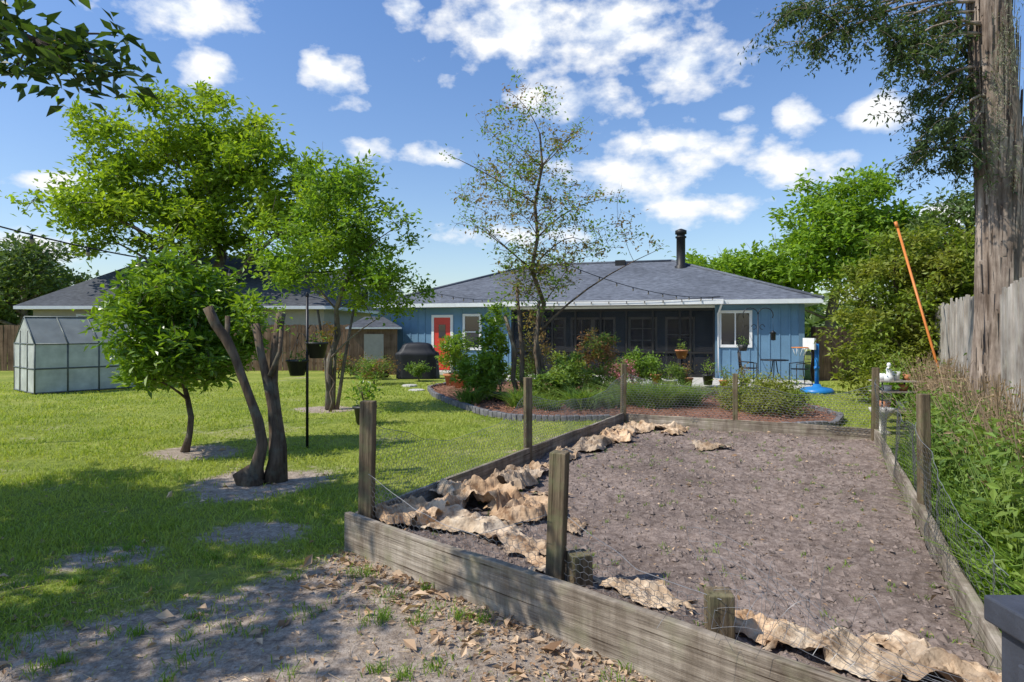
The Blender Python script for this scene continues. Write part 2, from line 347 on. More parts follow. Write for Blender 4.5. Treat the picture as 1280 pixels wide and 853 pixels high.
# ---------------------------------------------------------------- raised bed
bed=empty('raised_garden_bed')
def board(p,q,z0,z1,th,nm,ext=.0):
    p=np.array(p);q=np.array(q);L=np.hypot(*(q-p));n=max(8,int(L/.15))
    t=np.linspace(-ext,L+ext,n+1);wob=(vn(t,t*0,.9,p[0]*3+z0*9)-.5)*.03;wz=(vn(t,t*0,1.2,p[1]+z0*5)-.5)*.03+(vn(t,t*0,6,p[1])-.5)*.008
    V=[];
    for k in range(n+1):
        for yy,zz in ((-th/2,z0),(th/2,z0),(th/2,z1),(-th/2,z1)): V.append((t[k],yy+wob[k],zz+wz[k]))
    Fq=[]
    for k in range(n):
        o=k*4
        for a in range(4): Fq.append((o+a,o+(a+1)%4,o+4+(a+1)%4,o+4+a))
    Fq+= [(3,2,1,0),(n*4,n*4+1,n*4+2,n*4+3)]
    ob=mesh_np(nm,V,np.array(Fq)[:,::-1],[M['board']],parent=bed,loc=(p[0],p[1],0),rotz=math.atan2(q[1]-p[1],q[0]-p[0]))
    md=ob.modifiers.new('bevel','BEVEL');md.width=.006;md.segments=2;md.limit_method='ANGLE'
board(A,Bc,-.03,.305,.052,'board_front',.03)
board(A+(.04,.06),D,-.03,.29,.045,'board_side');board(D,C,-.03,.29,.045,'board_back')
board(Bc,C,-.03,.29,.052,'board_side_right')
nu,nv=130,230
uu,vv=np.meshgrid(np.linspace(0.008,.992,nu),np.linspace(.004,.996,nv),indexing='ij')
P2=(A[None,None]*(1-uu[...,None])+Bc*uu[...,None])*(1-vv[...,None])+(D*(1-uu[...,None])+C*uu[...,None])*vv[...,None]
abn=np.array([.673,.74])
def zs_(x,y): 
    dist=np.maximum((x-A[0])*abn[0]+(y-A[1])*abn[1],0)
    return .11+(fbm(x,y,.8,3,3)-.5)*.10+(fbm(x,y,4,3,4)-.5)*.07+np.abs(fbm(x,y,14,3,6)-.5)*.07+.10*np.exp(-dist*1.6)
ZS=zs_(P2[...,0],P2[...,1])
V=np.concatenate([P2,ZS[...,None]],-1).reshape(-1,3)
i=np.arange(nu-1)[:,None]*nv;j=np.arange(nv-1)[None];Fq=np.stack([i+j,i+nv+j,i+nv+j+1,i+j+1],-1).reshape(-1,4)
mesh_np('soil',V,Fq,[M['soil']],smooth=True,parent=bed)
n=11000;u=rng.random(n);v=rng.random(n)**1.3;u_=u[:,None];v_=v[:,None]
p=(A*(1-u_)+Bc*u_)*(1-v_)+(D*(1-u_)+C*u_)*v_
z=zs_(p[:,0],p[:,1]);r=rng.gamma(2,.0045,n)+.003
dirs=np.array([(1,0,0),(0,1,0),(-1,0,0),(0,-1,0),(0,0,.7),(0,0,-1)],float)
pv=np.stack([p[:,0],p[:,1],z],1)[:,None]+dirs[None]*r[:,None,None]*rng.uniform(.6,1.3,(n,6,1))
k=np.arange(n)[:,None]*6
Ft=np.concatenate([k+np.array(f) for f in ((0,1,4),(1,2,4),(2,3,4),(3,0,4))])
mesh_np('soil_clods',pv.reshape(-1,3),Ft,[M['clod']],parent=bed)
b=B();n=1100;u=rng.random(n)[:,None];v=rng.random(n)[:,None]**1.2;p=(A*(1-u)+Bc*u)*(1-v)+(D*(1-u)+C*u)*v
b.leaves(np.stack([p[:,0],p[:,1],zs_(p[:,0],p[:,1])+.02],1),.035*rng.choice([.6,1,2],n,p=[.6,.35,.05]),0,.5,zs=.2)
b.build('bed_leaf_litter',[M['litter']],parent=bed)
b=B();n=300;u=rng.random(n)[:,None];v=rng.random(n)[:,None];p=(A*(1-u)+Bc*u)*(1-v)+(D*(1-u)+C*u)*v
p=np.repeat(p,8,0)+rng.normal(size=(n*8,2))*.015;b.blades(np.stack([p[:,0],p[:,1],zs_(p[:,0],p[:,1])],1),.03,.005,0,1.)
b.build('bed_weeds',[M['weed']],parent=bed)
posts=[(-1.13,4.95,1.14,.105),(.19,7.62,1.12,.085),(1.86,10.72,1.11,.085),(3.47,9.95,1.0,.075),(5.1,9.0,1.15,.085),(3.34,5.18,1.17,.075),(.25,3.80,.97,.10),(.40,3.76,.385,.12),(1.03,3.17,.40,.125)]
for k,(x,y,h,w) in enumerate(posts):
    b=B();b.box((0,0,h/2-.05),(w,w,h+.1));ob=b.build('post_%d'%(k+1),[M['post']],parent=bed,loc=(x,y,0),rotz=rng.uniform(-.4,.4),bevel=.006);ob.rotation_euler[0]=rng.normal()*.012;ob.rotation_euler[1]=rng.normal()*.012
wb=B()
def chick(p,q,z0,zt,seed,bow=.05,cell=.055,wr=.0015):
    p=np.array(p);q=np.array(q);L=np.hypot(*(q-p));d=(q-p)/L;nrm=np.array([-d[1],d[0]])
    nx=int(L/cell);h=cell*.9;nz=int(max(zt)/h)+1
    P_=[];Q_=[]
    def tp(s): return np.interp(s/L,np.linspace(0,1,len(zt)),zt)
    def pos(i,k2):
        s=i*cell*.5;zz=z0+k2*h*.25
        o=(vn(s,zz,1.6,seed)-.5)*2*bow+(vn(s,zz,6,seed+2)-.5)*bow*.5
        xy=p[None]+d[None]*s[:,None]+nrm[None]*o[:,None]
        return np.concatenate([xy,(zz+(vn(s,zz,3,seed+1)-.5)*.05)[:,None]],1),s,zz
    ii,kk=np.meshgrid(np.arange(nx),np.arange(nz),indexing='ij');ii=ii.ravel();kk=kk.ravel()
    base=ii*2+(kk%2);z4=kk*3.0
    for (a1,b1,a2,b2) in ((0,0,0,2),(0,2,1,3),(0,2,-1,3)):
        u1,s1,zz1=pos(base+a1,z4+b1);u2,s2,zz2=pos(base+a2,z4+b2)
        ok=(zz2<tp(s1))&(s1>0)&(s1<L);P_.append(u1[ok]);Q_.append(u2[ok])
    wb.prisms(np.concatenate(P_),np.concatenate(Q_),wr)
    s=np.linspace(0,L,60);u,_,_=pos(s/(cell*.5),(tp(s)-z0)/(h*.25));wb.prisms(u[:-1],u[1:],wr*1.5)
chick((-1.1,5.0),(.17,7.58),.2,[.95,.72,.62,.68,.9],1,wr=.0018)
chick((.2,7.66),(1.85,10.7),.2,[.9,.75,.68,.72,.95],2,wr=.0025)
chick((1.9,10.7),(3.47,9.97),.2,[.95,.78,.75,.82],3,wr=.0025);chick((3.5,9.95),(5.08,9.0),.2,[.85,.75,.72,.9],4,wr=.0025)
chick((5.1,8.95),(3.36,5.22),.2,[1.0,.82,.78,.9],5,.08,wr=.0018);chick((3.33,5.14),(2.35,3.1),.15,[.95,.7,.6,.5],6,.12)
chick((-1.1,4.86),(.2,3.75),.2,[.6,.42,.38,.6],7)
chick((.3,3.72),(1.0,3.08),.2,[.6,.42,.4],8,.07)
wb.build('chicken_wire_fence',[M['wire']])
b=B();P_=[];Q_=[]
def wp(s,t):
    x=.95+s*1.1+.05*math.sin(t*5);y=3.05-s*.95+.12*math.sin(s*5+t*2)+.14*t;z=.27+t*.24*(1+.7*math.cos(s*4))+.03*math.sin(s*11);return (x,y,z)
for i in range(24):
    for j in range(7):
        if i<23: P_.append(wp(i/23,j/6));Q_.append(wp((i+1)/23,j/6))
        if j<6: P_.append(wp(i/23,j/6));Q_.append(wp(i/23,(j+1)/6))
for k in range(12):
    th=rng.uniform(0,6.28);pr=None;c=np.array([1.0+rng.uniform(-.1,.5),3.0-rng.uniform(0,.3),.3]);hz=rng.uniform(.15,.33)
    for t in np.linspace(0,1,14):
        q=c+np.array([math.cos(th)*t*.35,math.sin(th)*t*.25,math.sin(t*2.6)*hz])
        if pr is not None: P_.append(pr);Q_.append(q)
        pr=q
b.prisms(P_,Q_,.0011);b.build('welded_wire_roll',[M['wire']])
pb=B()
def tri(x): return np.abs((x%1)-.5)*2
def paper(cx,cy,lx,ly,rot,amp,seed):
    n=52;m2=40;rs=np.random.default_rng(seed*13+5)
    s,t=np.meshgrid(np.linspace(-1,1,n),np.linspace(-1,1,m2),indexing='ij')
    x=s*lx/2*(1+.7*(fbm(t*1.8,t*0,1,3,seed)-.5));y=t*ly/2*(1+.95*(fbm(s*2.2,s*0,1,3,seed+3)-.5))
    h=np.zeros_like(x);wx=x+.10*(vn(x,y,3,seed)-.5);wy=y+.10*(vn(x,y,3,seed+1)-.5)
    for k in range(6):
        an=rs.uniform(0,3.14);f=rs.uniform(1.2,3.6);h=np.maximum(h,amp*rs.uniform(.35,1.0)*(tri((wx*math.cos(an)+wy*math.sin(an))*f+rs.random())*1.5-.5)*(.4+.9*vn(x,y,2.5,seed+k)))
    for k in range(4):
        an=rs.uniform(0,3.14);h+=amp*.17*tri((wx*math.cos(an)+wy*math.sin(an))*rs.uniform(6,13))*vn(x,y,5,seed+k)
    ed=np.clip((1.05-np.maximum(np.abs(s),np.abs(t)))*3.5,0,1);lift=vn(s,t,1.2,seed+7)>.6
    h=h*np.where(lift,.9,ed*.9+.1)
    c,sn=math.cos(rot),math.sin(rot)
    X_=cx+wx*c-wy*sn;Y_=cy+wx*sn+wy*c
    V=np.stack([X_,Y_,zs_(X_,Y_)+h+.010],-1).reshape(-1,3)
    i=np.arange(n-1)[:,None]*m2;j=np.arange(m2-1)[None]
    pb.add(V,np.stack([i+j,i+m2+j,i+m2+j+1,i+j+1],-1).reshape(-1,4),0,False)
ang=math.atan2(D[1]-A[1],D[0]-A[0]);ang2=math.atan2(Bc[1]-A[1],Bc[0]-A[0])
for k,a_ in enumerate([(-.72,5.2,.6,.45,ang+.3,.15),(-.42,5.8,.65,.45,ang-.2,.17),(-.38,4.92,.8,.42,ang2+.2,.11),(-.0,6.4,.7,.42,ang+.1,.15),(.05,4.5,.6,.34,ang2-.1,.08),(.1,5.35,.6,.42,.5,.12),(-.2,5.55,.45,.5,1.3,.19),
 (-.85,4.98,.35,.3,.3,.12),(.25,6.95,.42,.3,ang,.11),(.65,7.75,.6,.3,ang+.15,.09),(1.05,8.4,.62,.38,ang-.1,.11),(1.5,9.2,.7,.42,ang+.2,.11),(2.0,9.95,.7,.42,ang-.5,.10),(1.3,8.85,.35,.3,.2,.08),(2.5,10.0,.42,.3,-.4,.08),(2.4,9.5,.3,.22,.6,.06),
 (.76,3.64,.55,.2,ang2+.05,.06),(1.5,3.02,.55,.26,ang2+.15,.09),(1.84,2.76,.42,.26,ang2-.15,.10),(1.22,3.25,.35,.2,ang2,.07),(2.05,2.70,.34,.22,ang2+.5,.08),(2.62,8.5,.45,.32,.4,.08),(.3,4.15,.35,.22,.1,.05),(.5,5.0,.25,.18,1.,.05),(1.9,3.15,.25,.2,.3,.05),(.35,5.9,.28,.2,.4,.06),(.25,3.98,.3,.2,.9,.05)]): paper(*a_,k+1)
pb.build('crumpled_brown_paper',[M['paper']])
# ---------------------------------------------------------------- trees
def bez(a,b_,c,n): 
    t=np.linspace(0,1,n)[:,None];return (1-t)**2*a+2*t*(1-t)*b_+t*t*c
def make_tree(name,base,top,r0,crowns,ncl,lpc,cr,ls,bark,leaf,nprim=8,flat=.7,asp=.5,twr=.012,extra=None,curl=.12,zs=.6,rough=.03,outb=.5,maxr=1.,trunkn=10,thick=.022,leaf2=None):
    b=B();base=np.array(base,float);top=np.array(top,float)
    t=np.linspace(0,1,9)[:,None];tp=base+(top-base)*t
    amp=np.linalg.norm(top-base)*.02
    tp[1:,:2]+=rng.normal(size=(8,2))*amp
    tr=r0*(1-.7*np.linspace(0,1,9)**1.1);tr[0]*=1.35
    b.tube(tp,tr,trunkn,0,rough)
    nodes=[(p,r) for p,r in zip(tp[2:],tr[2:])]
    cl=[];ws=np.array([c[6] if len(c)>6 else 1 for c in crowns],float);ws/=ws.sum()
    for k in range(ncl):
        c=crowns[rng.choice(len(crowns),p=ws)]
        d=rng.normal(size=3);d/=np.linalg.norm(d);rad=rng.random()**(1/2.4)*maxr
        cl.append(np.array(c[:3])+d*np.array(c[3:6])*rad)
    if extra: cl+= [np.array(e,float) for e in extra]
    cl=np.array(cl)
    sel=[int(np.argmax(np.linalg.norm(cl-top,axis=1)))]
    for k in range(min(nprim,len(cl))-1):
        dm=np.min([np.linalg.norm(cl-cl[s],axis=1) for s in sel],axis=0);sel.append(int(np.argmax(dm)))
    rest=[k for k in np.argsort(np.linalg.norm(cl-tp[4],axis=1)) if k not in sel]
    for idx,k in enumerate(sel+rest):
        c=cl[k];NP=np.array([n[0] for n in nodes]);dd=c-NP
        cost=np.linalg.norm(dd,axis=1)+1.2*np.maximum(0,.25*np.hypot(dd[:,0],dd[:,1])-dd[:,2])
        if idx<nprim: cost=cost*0+np.abs(dd[:,2]-.6*np.hypot(dd[:,0],dd[:,1])) ;cost[7:]+=99
        w=int(np.argmin(cost));p0,rr=nodes[w]
        L=np.linalg.norm(c-p0);midp=(p0+c)/2+np.array([0,0,.16*L])+rng.normal(size=3)*L*.09
        n=7 if idx<nprim else 5;pts=bez(p0,midp,c,n)
        r1=min(rr*.62,max(twr*1.6,L*thick));r2=twr*.6
        rs=np.linspace(r1,r2,n);b.tube(pts,rs,6 if idx<nprim else 4,0)
        for p,r in list(zip(pts,rs))[2:]: nodes.append((p,r))
        m_=lpc if np.isscalar(lpc) else rng.integers(*lpc)
        if m_>0:
            s=cr*rng.uniform(.7,1.3);o=rng.normal(size=(m_,3))*.55
            P=c+o*np.array([s,s,s*flat]);b.leaves(P,ls,2 if (leaf2 and rng.random()<.45) else 1,asp,out=o*.6*outb,curl=curl,zs=zs)
            for q in range(3):
                e=c+rng.normal(size=3)*s*.6;b.tube([c,(c+e)/2+rng.normal(size=3)*.05*s,e],[r2,r2*.7,r2*.4],3,0)
    return b.build(name,[M[bark],M[leaf]]+([M[leaf2]] if leaf2 else []))
make_tree('oak_tree',(-14.2,31,0),(-14.8,31,10.5),.38,[(-16.2,30.5,9.8,4.7,3.2,3.5,1.3),(-11.8,30,8.6,3.4,3.2,2.6,.9),(-18.8,30.5,7.2,3.9,3,1.9,.8),(-9.6,29.5,7.0,2.7,2.6,2.3,.6),(-14,29.5,6.0,4.5,2.5,1.5,.5)],215,(100,175),.68,.32,'bark','oak',nprim=14,twr=.03,thick=.018)
make_tree('maple_tree',(-3.85,13.5,0),(-3.3,13.5,4.2),.075,[(-3.5,13.5,3.4,1.8,1.5,1.0,1),(-3.7,13.4,4.5,.95,.95,.8,.45),(-2.7,13.4,2.5,1.15,1.1,.55,.4),(-4.6,13.4,3.0,.8,1,.7,.3)],140,(65,120),.26,.12,'bark','maple',nprim=9,twr=.007,thick=.012)
b=B()
for q in range(3):
    p0=np.array([-3.85+.08*q,13.5,0]);b.tube([p0,p0+(-.1+.12*q,.05,1.0),p0+(-.25+.3*q,0,2.1)],[.045,.035,.025],7)
ob=b.build('stems',[M['bark']]);ob.parent=bpy.data.objects['maple_tree']
make_tree('round_citrus_tree',(-4.5,8.8,0),(-4.5,8.8,1.9),.045,[(-4.5,8.8,1.88,.98,.95,.80,1.3),(-4.5,8.8,1.3,.9,.85,.45,.6)],210,(50,80),.17,.13,'barkm','citrus',nprim=8,twr=.006,asp=.42)
b=B()
def wp7(l,Yd=7.0,dy=0): return [np.array(W(u,v,Yd))+np.array([0,dy*i,0]) for i,(u,v) in enumerate(l)]
b.tube(wp7([(318,612),(322,585),(330,555),(325,525),(316,495),(298,445),(290,425),(277,405),(268,385)],dy=-.02),[.12,.075,.058,.055,.05,.045,.052,.045,.055],12,0,.09)
b.tube(wp7([(338,606),(343,575),(342,545),(337,510),(331,480),(322,445),(314,405)],7.05,.02),[.10,.07,.055,.05,.047,.04,.046],12,0,.09)
b.tube(wp7([(350,603),(350,560),(344,520),(338,480),(338,440),(345,390)],7.1,.03),[.085,.06,.05,.048,.045,.055],12,0,.09)
b.tube(wp7([(322,612),(308,600),(300,588)],6.95),[.11,.11,.09],10,0,.14)
b.tube(wp7([(296,445),(284,425),(285,395)],7.0),[.03,.028,.03],8,0,.05)
b.tube(wp7([(338,470),(350,440),(352,410)],7.1),[.03,.025,.025],8,0,.05)
for (u,v,n) in ((342,385,45),(310,398,35),(268,383,18),(352,405,20)):
    P=np.array(W(u,v,7.1))+rng.normal(size=(n,3))*.07;b.leaves(P,.065,1)
b.build('pruned_crepe_myrtle',[M['barkm'],M['weed']])
make_tree('sparse_spring_tree',(.5,14.2,0),(.7,14.2,6.0),.07,[(.45,14.2,5.7,1.3,1.1,1.4,1),(.9,14.2,4.0,2.0,1.4,1.0,1),(.0,14.2,4.7,1.4,1.1,.9,.7),(.6,14.2,3.0,1.1,.8,.6,.7)],350,(10,28),.2,.09,'barkm','spring',nprim=16,twr=.0075,thick=.010,leaf2='weed',extra=[(3.0,14,3.6),(3.25,14,3.45),(-1.4,14,5.5),(-1.2,14,4.0),(.1,14.2,7.3),(.3,14.2,7.0)])
b=B()
for q,(dx,dz) in enumerate(((-.45,2.0),(-.2,2.6),(.3,2.3))):
    b.tube([(.4+dx*.4,14.1,0),(.38+dx*.8,14.05,.6),(.34+dx*.6,14.08,1.2),(.3+dx,14.1,dz)],[.075,.06,.055,.035],9,0,.1)
    P=np.array([.3+dx,14.1,dz])+rng.normal(size=(110,3))*np.array([.2,.2,.25]);b.leaves(P,.10,1)
b.build('vine_trunks',[M['barkm'],M['weed']])
make_tree('tall_hedge_shrub',(8.8,14.8,0),(9,14.8,2.8),.12,[(8.7,14.6,2.2,1.5,1.3,1.75,1.2),(10.0,14.6,2.0,1.2,1.3,1.7,1.1),(8.5,14.3,.9,1.15,1.1,.9,.7),(9.6,14.6,3.2,1.1,1.0,.8,.6),(10.9,14.4,2.4,1,1,1.6,.6)],520,(50,85),.24,.13,'barkm','hedge',nprim=10,twr=.008)
make_tree('background_oak_tree',(21,42,0),(21.5,42,9),.4,[(21.5,42,8.3,4.0,3.5,3.6,1.2),(19.0,41,5.8,3.5,3,2.4,.6),(25,42,6.8,2.6,3,2.8,.5)],160,(90,150),.85,.42,'bark','farb',nprim=9,twr=.03)
make_tree('background_oak_tree',(14.5,43,0),(14.5,43,5.5),.3,[(14.2,43,5.2,3.4,3,1.9,1),(17.5,43,4.8,2.8,3,2.0,.8)],110,(90,140),.8,.4,'bark','farb',nprim=8,twr=.03)
make_tree('background_pine_tree',(27.5,38,0),(27.5,38,9),.3,[(27,38,7.2,3.2,3,2.8,1),(30.5,38,7.5,3,3,3,1)],100,(70,120),.85,.36,'bark','far',nprim=8,twr=.03)
make_tree('background_pine_tree',(-35,46,0),(-35,46,7),.3,[(-35,46,5.2,3.4,3,3.0,1),(-40,46,5.5,4,3,3.2,1)],110,(70,120),.95,.42,'bark','far',nprim=8,twr=.03)
b=B()
for k in range(260):
    a=rng.uniform(-1.3,1.3);R=rng.uniform(62,80);x=math.sin(a)*R;y=math.cos(a)*R
    hgt=rng.uniform(3.2,5.8)+1.3*math.sin(a*9)+(2.2 if abs(a)>.62 else 0);n=150
    d=rng.normal(size=(n,3));d/=np.linalg.norm(d,axis=1)[:,None];P=np.array([x,y,hgt*.5])+d*np.array([2.6,2.6,hgt*.5])*rng.uniform(.75,1.08,(n,1));P=P[P[:,2]>0]
    b.leaves(P,1.0,0,.7,out=d[:len(P)]*.3)
b.build('distant_trees',[M['far']])
b=B();cx,cy=5.98,7.85
zz=np.linspace(-.1,11,56);na=40;a=np.linspace(0,2*math.pi,na,endpoint=False);V=[]
for z in zz:
    r=(.275-.012*z+.14*math.exp(-z*1.6))
    fl=1+.12*np.sin(a*5+z*.25)+.08*np.sin(a*9-z*.5+1)+.12*(vn(a*3.0,np.full(na,z*1.3),1,3)-.5)+.12*(vn(a*8,np.full(na,z*1.5),1,4)-.5)
    V.append(np.stack([cx+.07*math.sin(z*.7)+np.cos(a)*r*fl-.012*z,cy+np.sin(a)*r*fl,np.full(na,z)],1))
V=np.concatenate(V);i=np.arange(55)[:,None]*na;j=np.arange(na)[None];j2=(j+1)%na
b.add(V,np.stack([i+j,i+j2,i+na+j2,i+na+j],-1).reshape(-1,4),0,True)
n=700;an=rng.uniform(0,6.28,n);z=rng.uniform(.2,6.8,n);r=.285-.012*z
P=np.stack([cx+.07*np.sin(z*.7)+np.cos(an)*r-.012*z,cy+np.sin(an)*r,z],1);L=rng.uniform(.15,.7,n)
o=np.stack([np.cos(an),np.sin(an),0*an],1);t=np.stack([-np.sin(an),np.cos(an),0*an],1)*rng.uniform(.006,.02,(n,1))
up=np.array([0,0,1.])*L[:,None]
V=np.stack([P-t+o*.012,P+t+o*.012,P+t*.6+up+o*.03+t*rng.normal(size=(n,1)),P-t*.6+up+o*.03],1).reshape(-1,3)
b.add(V,np.arange(4*n).reshape(-1,4),0)
cl=[(1000,12),(1040,25),(1075,8),(1110,35),(1015,55),(1130,70),(1168,60),(1150,120),(1165,150),(1178,185),(1190,205),(1090,-20),(1205,110),(1140,15),(1185,15),(1120,50),(1195,150),(1060,-25),(1150,-30),(1205,60),(1185,90),(985,15),(1155,185),(1210,170),(1160,90),(1145,45),(1175,120),(1020,15),(1060,35),(1195,30),(1180,160),(1205,190),(1170,30),(1100,15)]
pts=[np.array(W(u,v,rng.uniform(7.4,8.4))) for u,v in cl]
for k in range(55):
    aa=rng.uniform(0,6.28);rr=rng.uniform(.5,2.2);zc=rng.uniform(6.4,11.5);pts.append(np.array([cx+math.cos(aa)*rr,cy+math.sin(aa)*rr,zc]))
for c in pts:
    zb=c[2]+rng.uniform(.2,.7);p0=np.array([cx-.06,cy,zb]);mid=(p0+c)/2+np.array([0,0,.3]);pp=bez(p0,mid,c,6);b.tube(pp,np.linspace(.028,.007,6),4,0)
    for q in range(9):
        e=c+rng.normal(size=3)*np.array([.24,.3,.15]);e2=e-np.array([0,0,rng.uniform(.08,.28)]);pq=bez(c,(c+e)/2+np.array([0,0,.06]),e2,5);b.tube(pq,[.006,.005,.004,.003,.002],3,0)
        s=rng.random(44);P=pq[0]*(1-s[:,None])+pq[-1]*s[:,None]+rng.normal(size=(44,3))*.045;b.leaves(P,.07,1,.38,out=np.array([0,0,-.6]),zs=.8)
for k in range(22):
    z=rng.uniform(3.8,5.8);p=np.array([cx-.25+rng.uniform(-.15,.25),cy-.28,z]);n=50;P=p-np.array([0,0,1.])*rng.random((n,1))*.55+rng.normal(size=(n,3))*.03;b.leaves(P,.07,2,.12,out=np.array([0,0,-1.]))
b.build('cypress_tree',[M['barkc'],M['cyp'],M['moss']])
ex=[np.array(W(u,v,Yd)) for u,v,Yd in ((15,25,3.1),(45,50,3.0),(75,68,3.0),(105,82,3.0),(130,75,3.05),(148,45,3.1),(30,90,3.1),(65,100,3.0),(10,65,3.1),(100,105,3.0),(5,5,3.1),(-30,40,3.1),(-60,10,3.2),(25,40,3.1),(120,62,3.05),(85,85,3.0),(50,75,3.05),(140,95,3.0),(15,95,3.0))]
b0=make_tree('magnolia_tree',(-7.9,4.0,0),(-7.6,4.0,6.0),.2,[(-7.2,4.0,5.3,2.4,1.7,1.3,1.2),(-7.2,2.2,5.2,1.9,1.0,1.0,.6),(-8.5,4.5,5.4,1.8,1.8,1.4,.6)],170,(45,85),.34,.20,'barkd','dark',nprim=10,twr=.008,asp=.45)
b=B();st=np.array([-7.7,4.0,3.9]);prev=bez(st,np.array([-4.8,3.6,4.3]),ex[1],12);b.tube(prev,np.linspace(.05,.012,12),6)
for e in ex:
    w=prev[np.argmin(np.linalg.norm(prev-e,axis=1)+np.maximum(0,prev[:,0]-e[0]))];b.tube(bez(w,(w+e)/2+(0,0,.04),e,5),[.008,.007,.006,.005,.003],4)
    P=e+rng.normal(size=(22,3))*np.array([.05,.09,.035]);o=(P-e)*14;b.leaves(P,.10,1,.45,out=o)
b.leaves(np.array([W(62,45,2.9),W(68,50,2.9),W(112,92,2.9)]),.06,2)
ob=b.build('overhanging_branch',[M['barkd'],M['dark'],M['orange']]);ob.parent=b0
# ---------------------------------------------------------------- shrubs
def shrub(name,x,y,z0,z1,rx,mat,ls=.08,n=45,lpc=(35,60),ry=None,cr=None,asp=.45,leaf2=None):
    cz=(z0+z1)/2;rz=(z1-z0)/2;ry=ry or rx
    return make_tree(name,(x,y,0),(x+.02,y,max(.15,cz)),.025,[(x,y,cz,rx*.9,ry*.9,rz*.9)],n,lpc,cr or rx*.28,ls,'barkm',mat,nprim=5,twr=.004,asp=asp,leaf2=leaf2)
def potted(name,x,y,zb,r,h,mat,pm='terra',ph=.4,n=10,ls=.07):
    b=B();b.lathe((x,y,zb),[(.001,0),(r*.72,0),(r*.95,h*.85),(r*1.08,h*.86),(r*1.08,h),(r*.93,h),(r*.9,h*.88),(.001,h*.88)],18,0)
    P=np.array([x,y,zb+h+ph*.5])+rng.normal(size=(n*16,3))*np.array([r*.6,r*.6,ph*.28]);b.leaves(P,ls,1,.4,out=(P-np.array([x,y,zb+h]))*1.2)
    for k in range(7):
        a=rng.uniform(0,6.28);b.tube([(x,y,zb+h*.85),(x+math.cos(a)*r*.3,y+math.sin(a)*r*.3,zb+h+ph*.4),(x+math.cos(a)*r*.7,y+math.sin(a)*r*.7,zb+h+ph*.75)],[.008,.006,.003],4,2)
    return b.build(name,[M[pm],M[mat],M['barkm']])
shrub('citrus_bush',-1.6,18.0,.5,1.65,.55,'citrus',.10,50)
shrub('tall_vine_shrub',-.42,14.6,.3,2.4,.40,'citrus',.12,52)
shrub('leafy_shrub',-.75,14.3,.1,1.4,.5,'weed',.14,36)
shrub('leafy_shrub',.55,14.9,.2,2.2,.45,'spring',.09,26,(20,40))
shrub('leafy_shrub',.9,13.6,.05,.95,.5,'shrub',.12,32)
shrub('leafy_shrub',1.35,14.3,.05,1.2,.4,'shrub',.10,26)
shrub('red_tip_shrub',2.1,15.6,.4,1.7,.55,'red',.08,46,leaf2='shrub')
shrub('leafy_shrub',2.0,15.2,.05,.8,.5,'shrub',.09,28)
shrub('leafy_shrub',3.4,17.2,.1,1.2,.6,'weed',.1,36)
shrub('leafy_shrub',4.3,17.0,.1,.75,.4,'shrub',.09,20)
shrub('leafy_shrub',1.5,17.5,.1,1.1,.6,'hedge',.1,30)
shrub('leafy_shrub',.4,17.0,.1,1.0,.5,'shrub',.09,24)
shrub('flowering_shrub',2.75,16.6,.2,1.0,.4,'shrub',.06,30,leaf2='pink')
shrub('boxwood_mound',4.75,12.2,-.05,.86,.9,'hedge',.06,140,(50,80),cr=.16)
shrub('flowering_shrub',-4.2,19.5,.1,.9,.7,'red',.08,30,leaf2='shrub')
shrub('leafy_shrub',-3.0,20.6,.05,.6,.4,'shrub',.09,22)
shrub('leafy_shrub',-4.9,21.5,.05,.7,.6,'shrub',.09,24)
shrub('leafy_shrub',-5.9,21.8,.05,1.0,.5,'red',.09,24,leaf2='shrub')
shrub('leafy_shrub',-.6,18.9,.05,.9,.5,'shrub',.09,26)
shrub('orange_shrub',-3.72,13.1,1.35,1.85,.28,'orange',.06,14,(12,25))
shrub('hedge_seedling',7.6,12.6,.1,1.3,.5,'hedge',.09,34)
shrub('leafy_shrub',7.9,13.6,.1,1.6,.6,'hedge',.09,34)
shrub('leafy_shrub',6.95,11.5,.05,.9,.4,'citrus',.12,22)
b=B()
for cx_,cy_,r,h,n in ((2.9,12.9,.45,.65,900),(3.5,13.2,.4,.55,600),(2.4,13.3,.35,.6,550),(.2,13.0,.3,.5,350),(1.4,12.6,.35,.55,450),(5.6,13.4,.3,.5,300),(-.9,13.8,.25,.45,250),(1.9,12.7,.3,.4,300),(.7,12.5,.25,.4,250)):
    a=rng.uniform(0,6.28,n);rr=r*np.sqrt(rng.random(n));b.blades(np.stack([cx_+np.cos(a)*rr*.8,cy_+np.sin(a)*rr*.8,0*a+.05],1),rng.uniform(.6,1.1,n)*h,.022,0,1.3,.5)
b.build('ornamental_grass',[M['shrub']])
cen=np.array([2.2,15.0]);mp=np.array(MUL)
dense=[]
for k in range(len(mp)):
    p,q=mp[k],mp[(k+1)%len(mp)]
    for t in np.linspace(0,1,8,endpoint=False): dense.append(p*(1-t)+q*t)
dense=np.array(dense)
for _ in range(3): dense=(np.roll(dense,1,0)+dense*2+np.roll(dense,-1,0))/4
n=len(dense);V=[]
for k in range(30):
    s=1-k/29;p=cen+(dense-cen)*s;z=.05+.09*min(1,(1-s)*4)+(fbm(p[:,0],p[:,1],3,3,4)-.5)*.06;V.append(np.concatenate([p,z[:,None]],1))
V=np.concatenate(V);i=np.arange(29)[:,None]*n;j=np.arange(n)[None];j2=(j+1)%n
mesh_np('mulch_bed',V,np.stack([i+j,i+j2,i+n+j2,i+n+j],-1).reshape(-1,4),[M['mulch']],smooth=True)
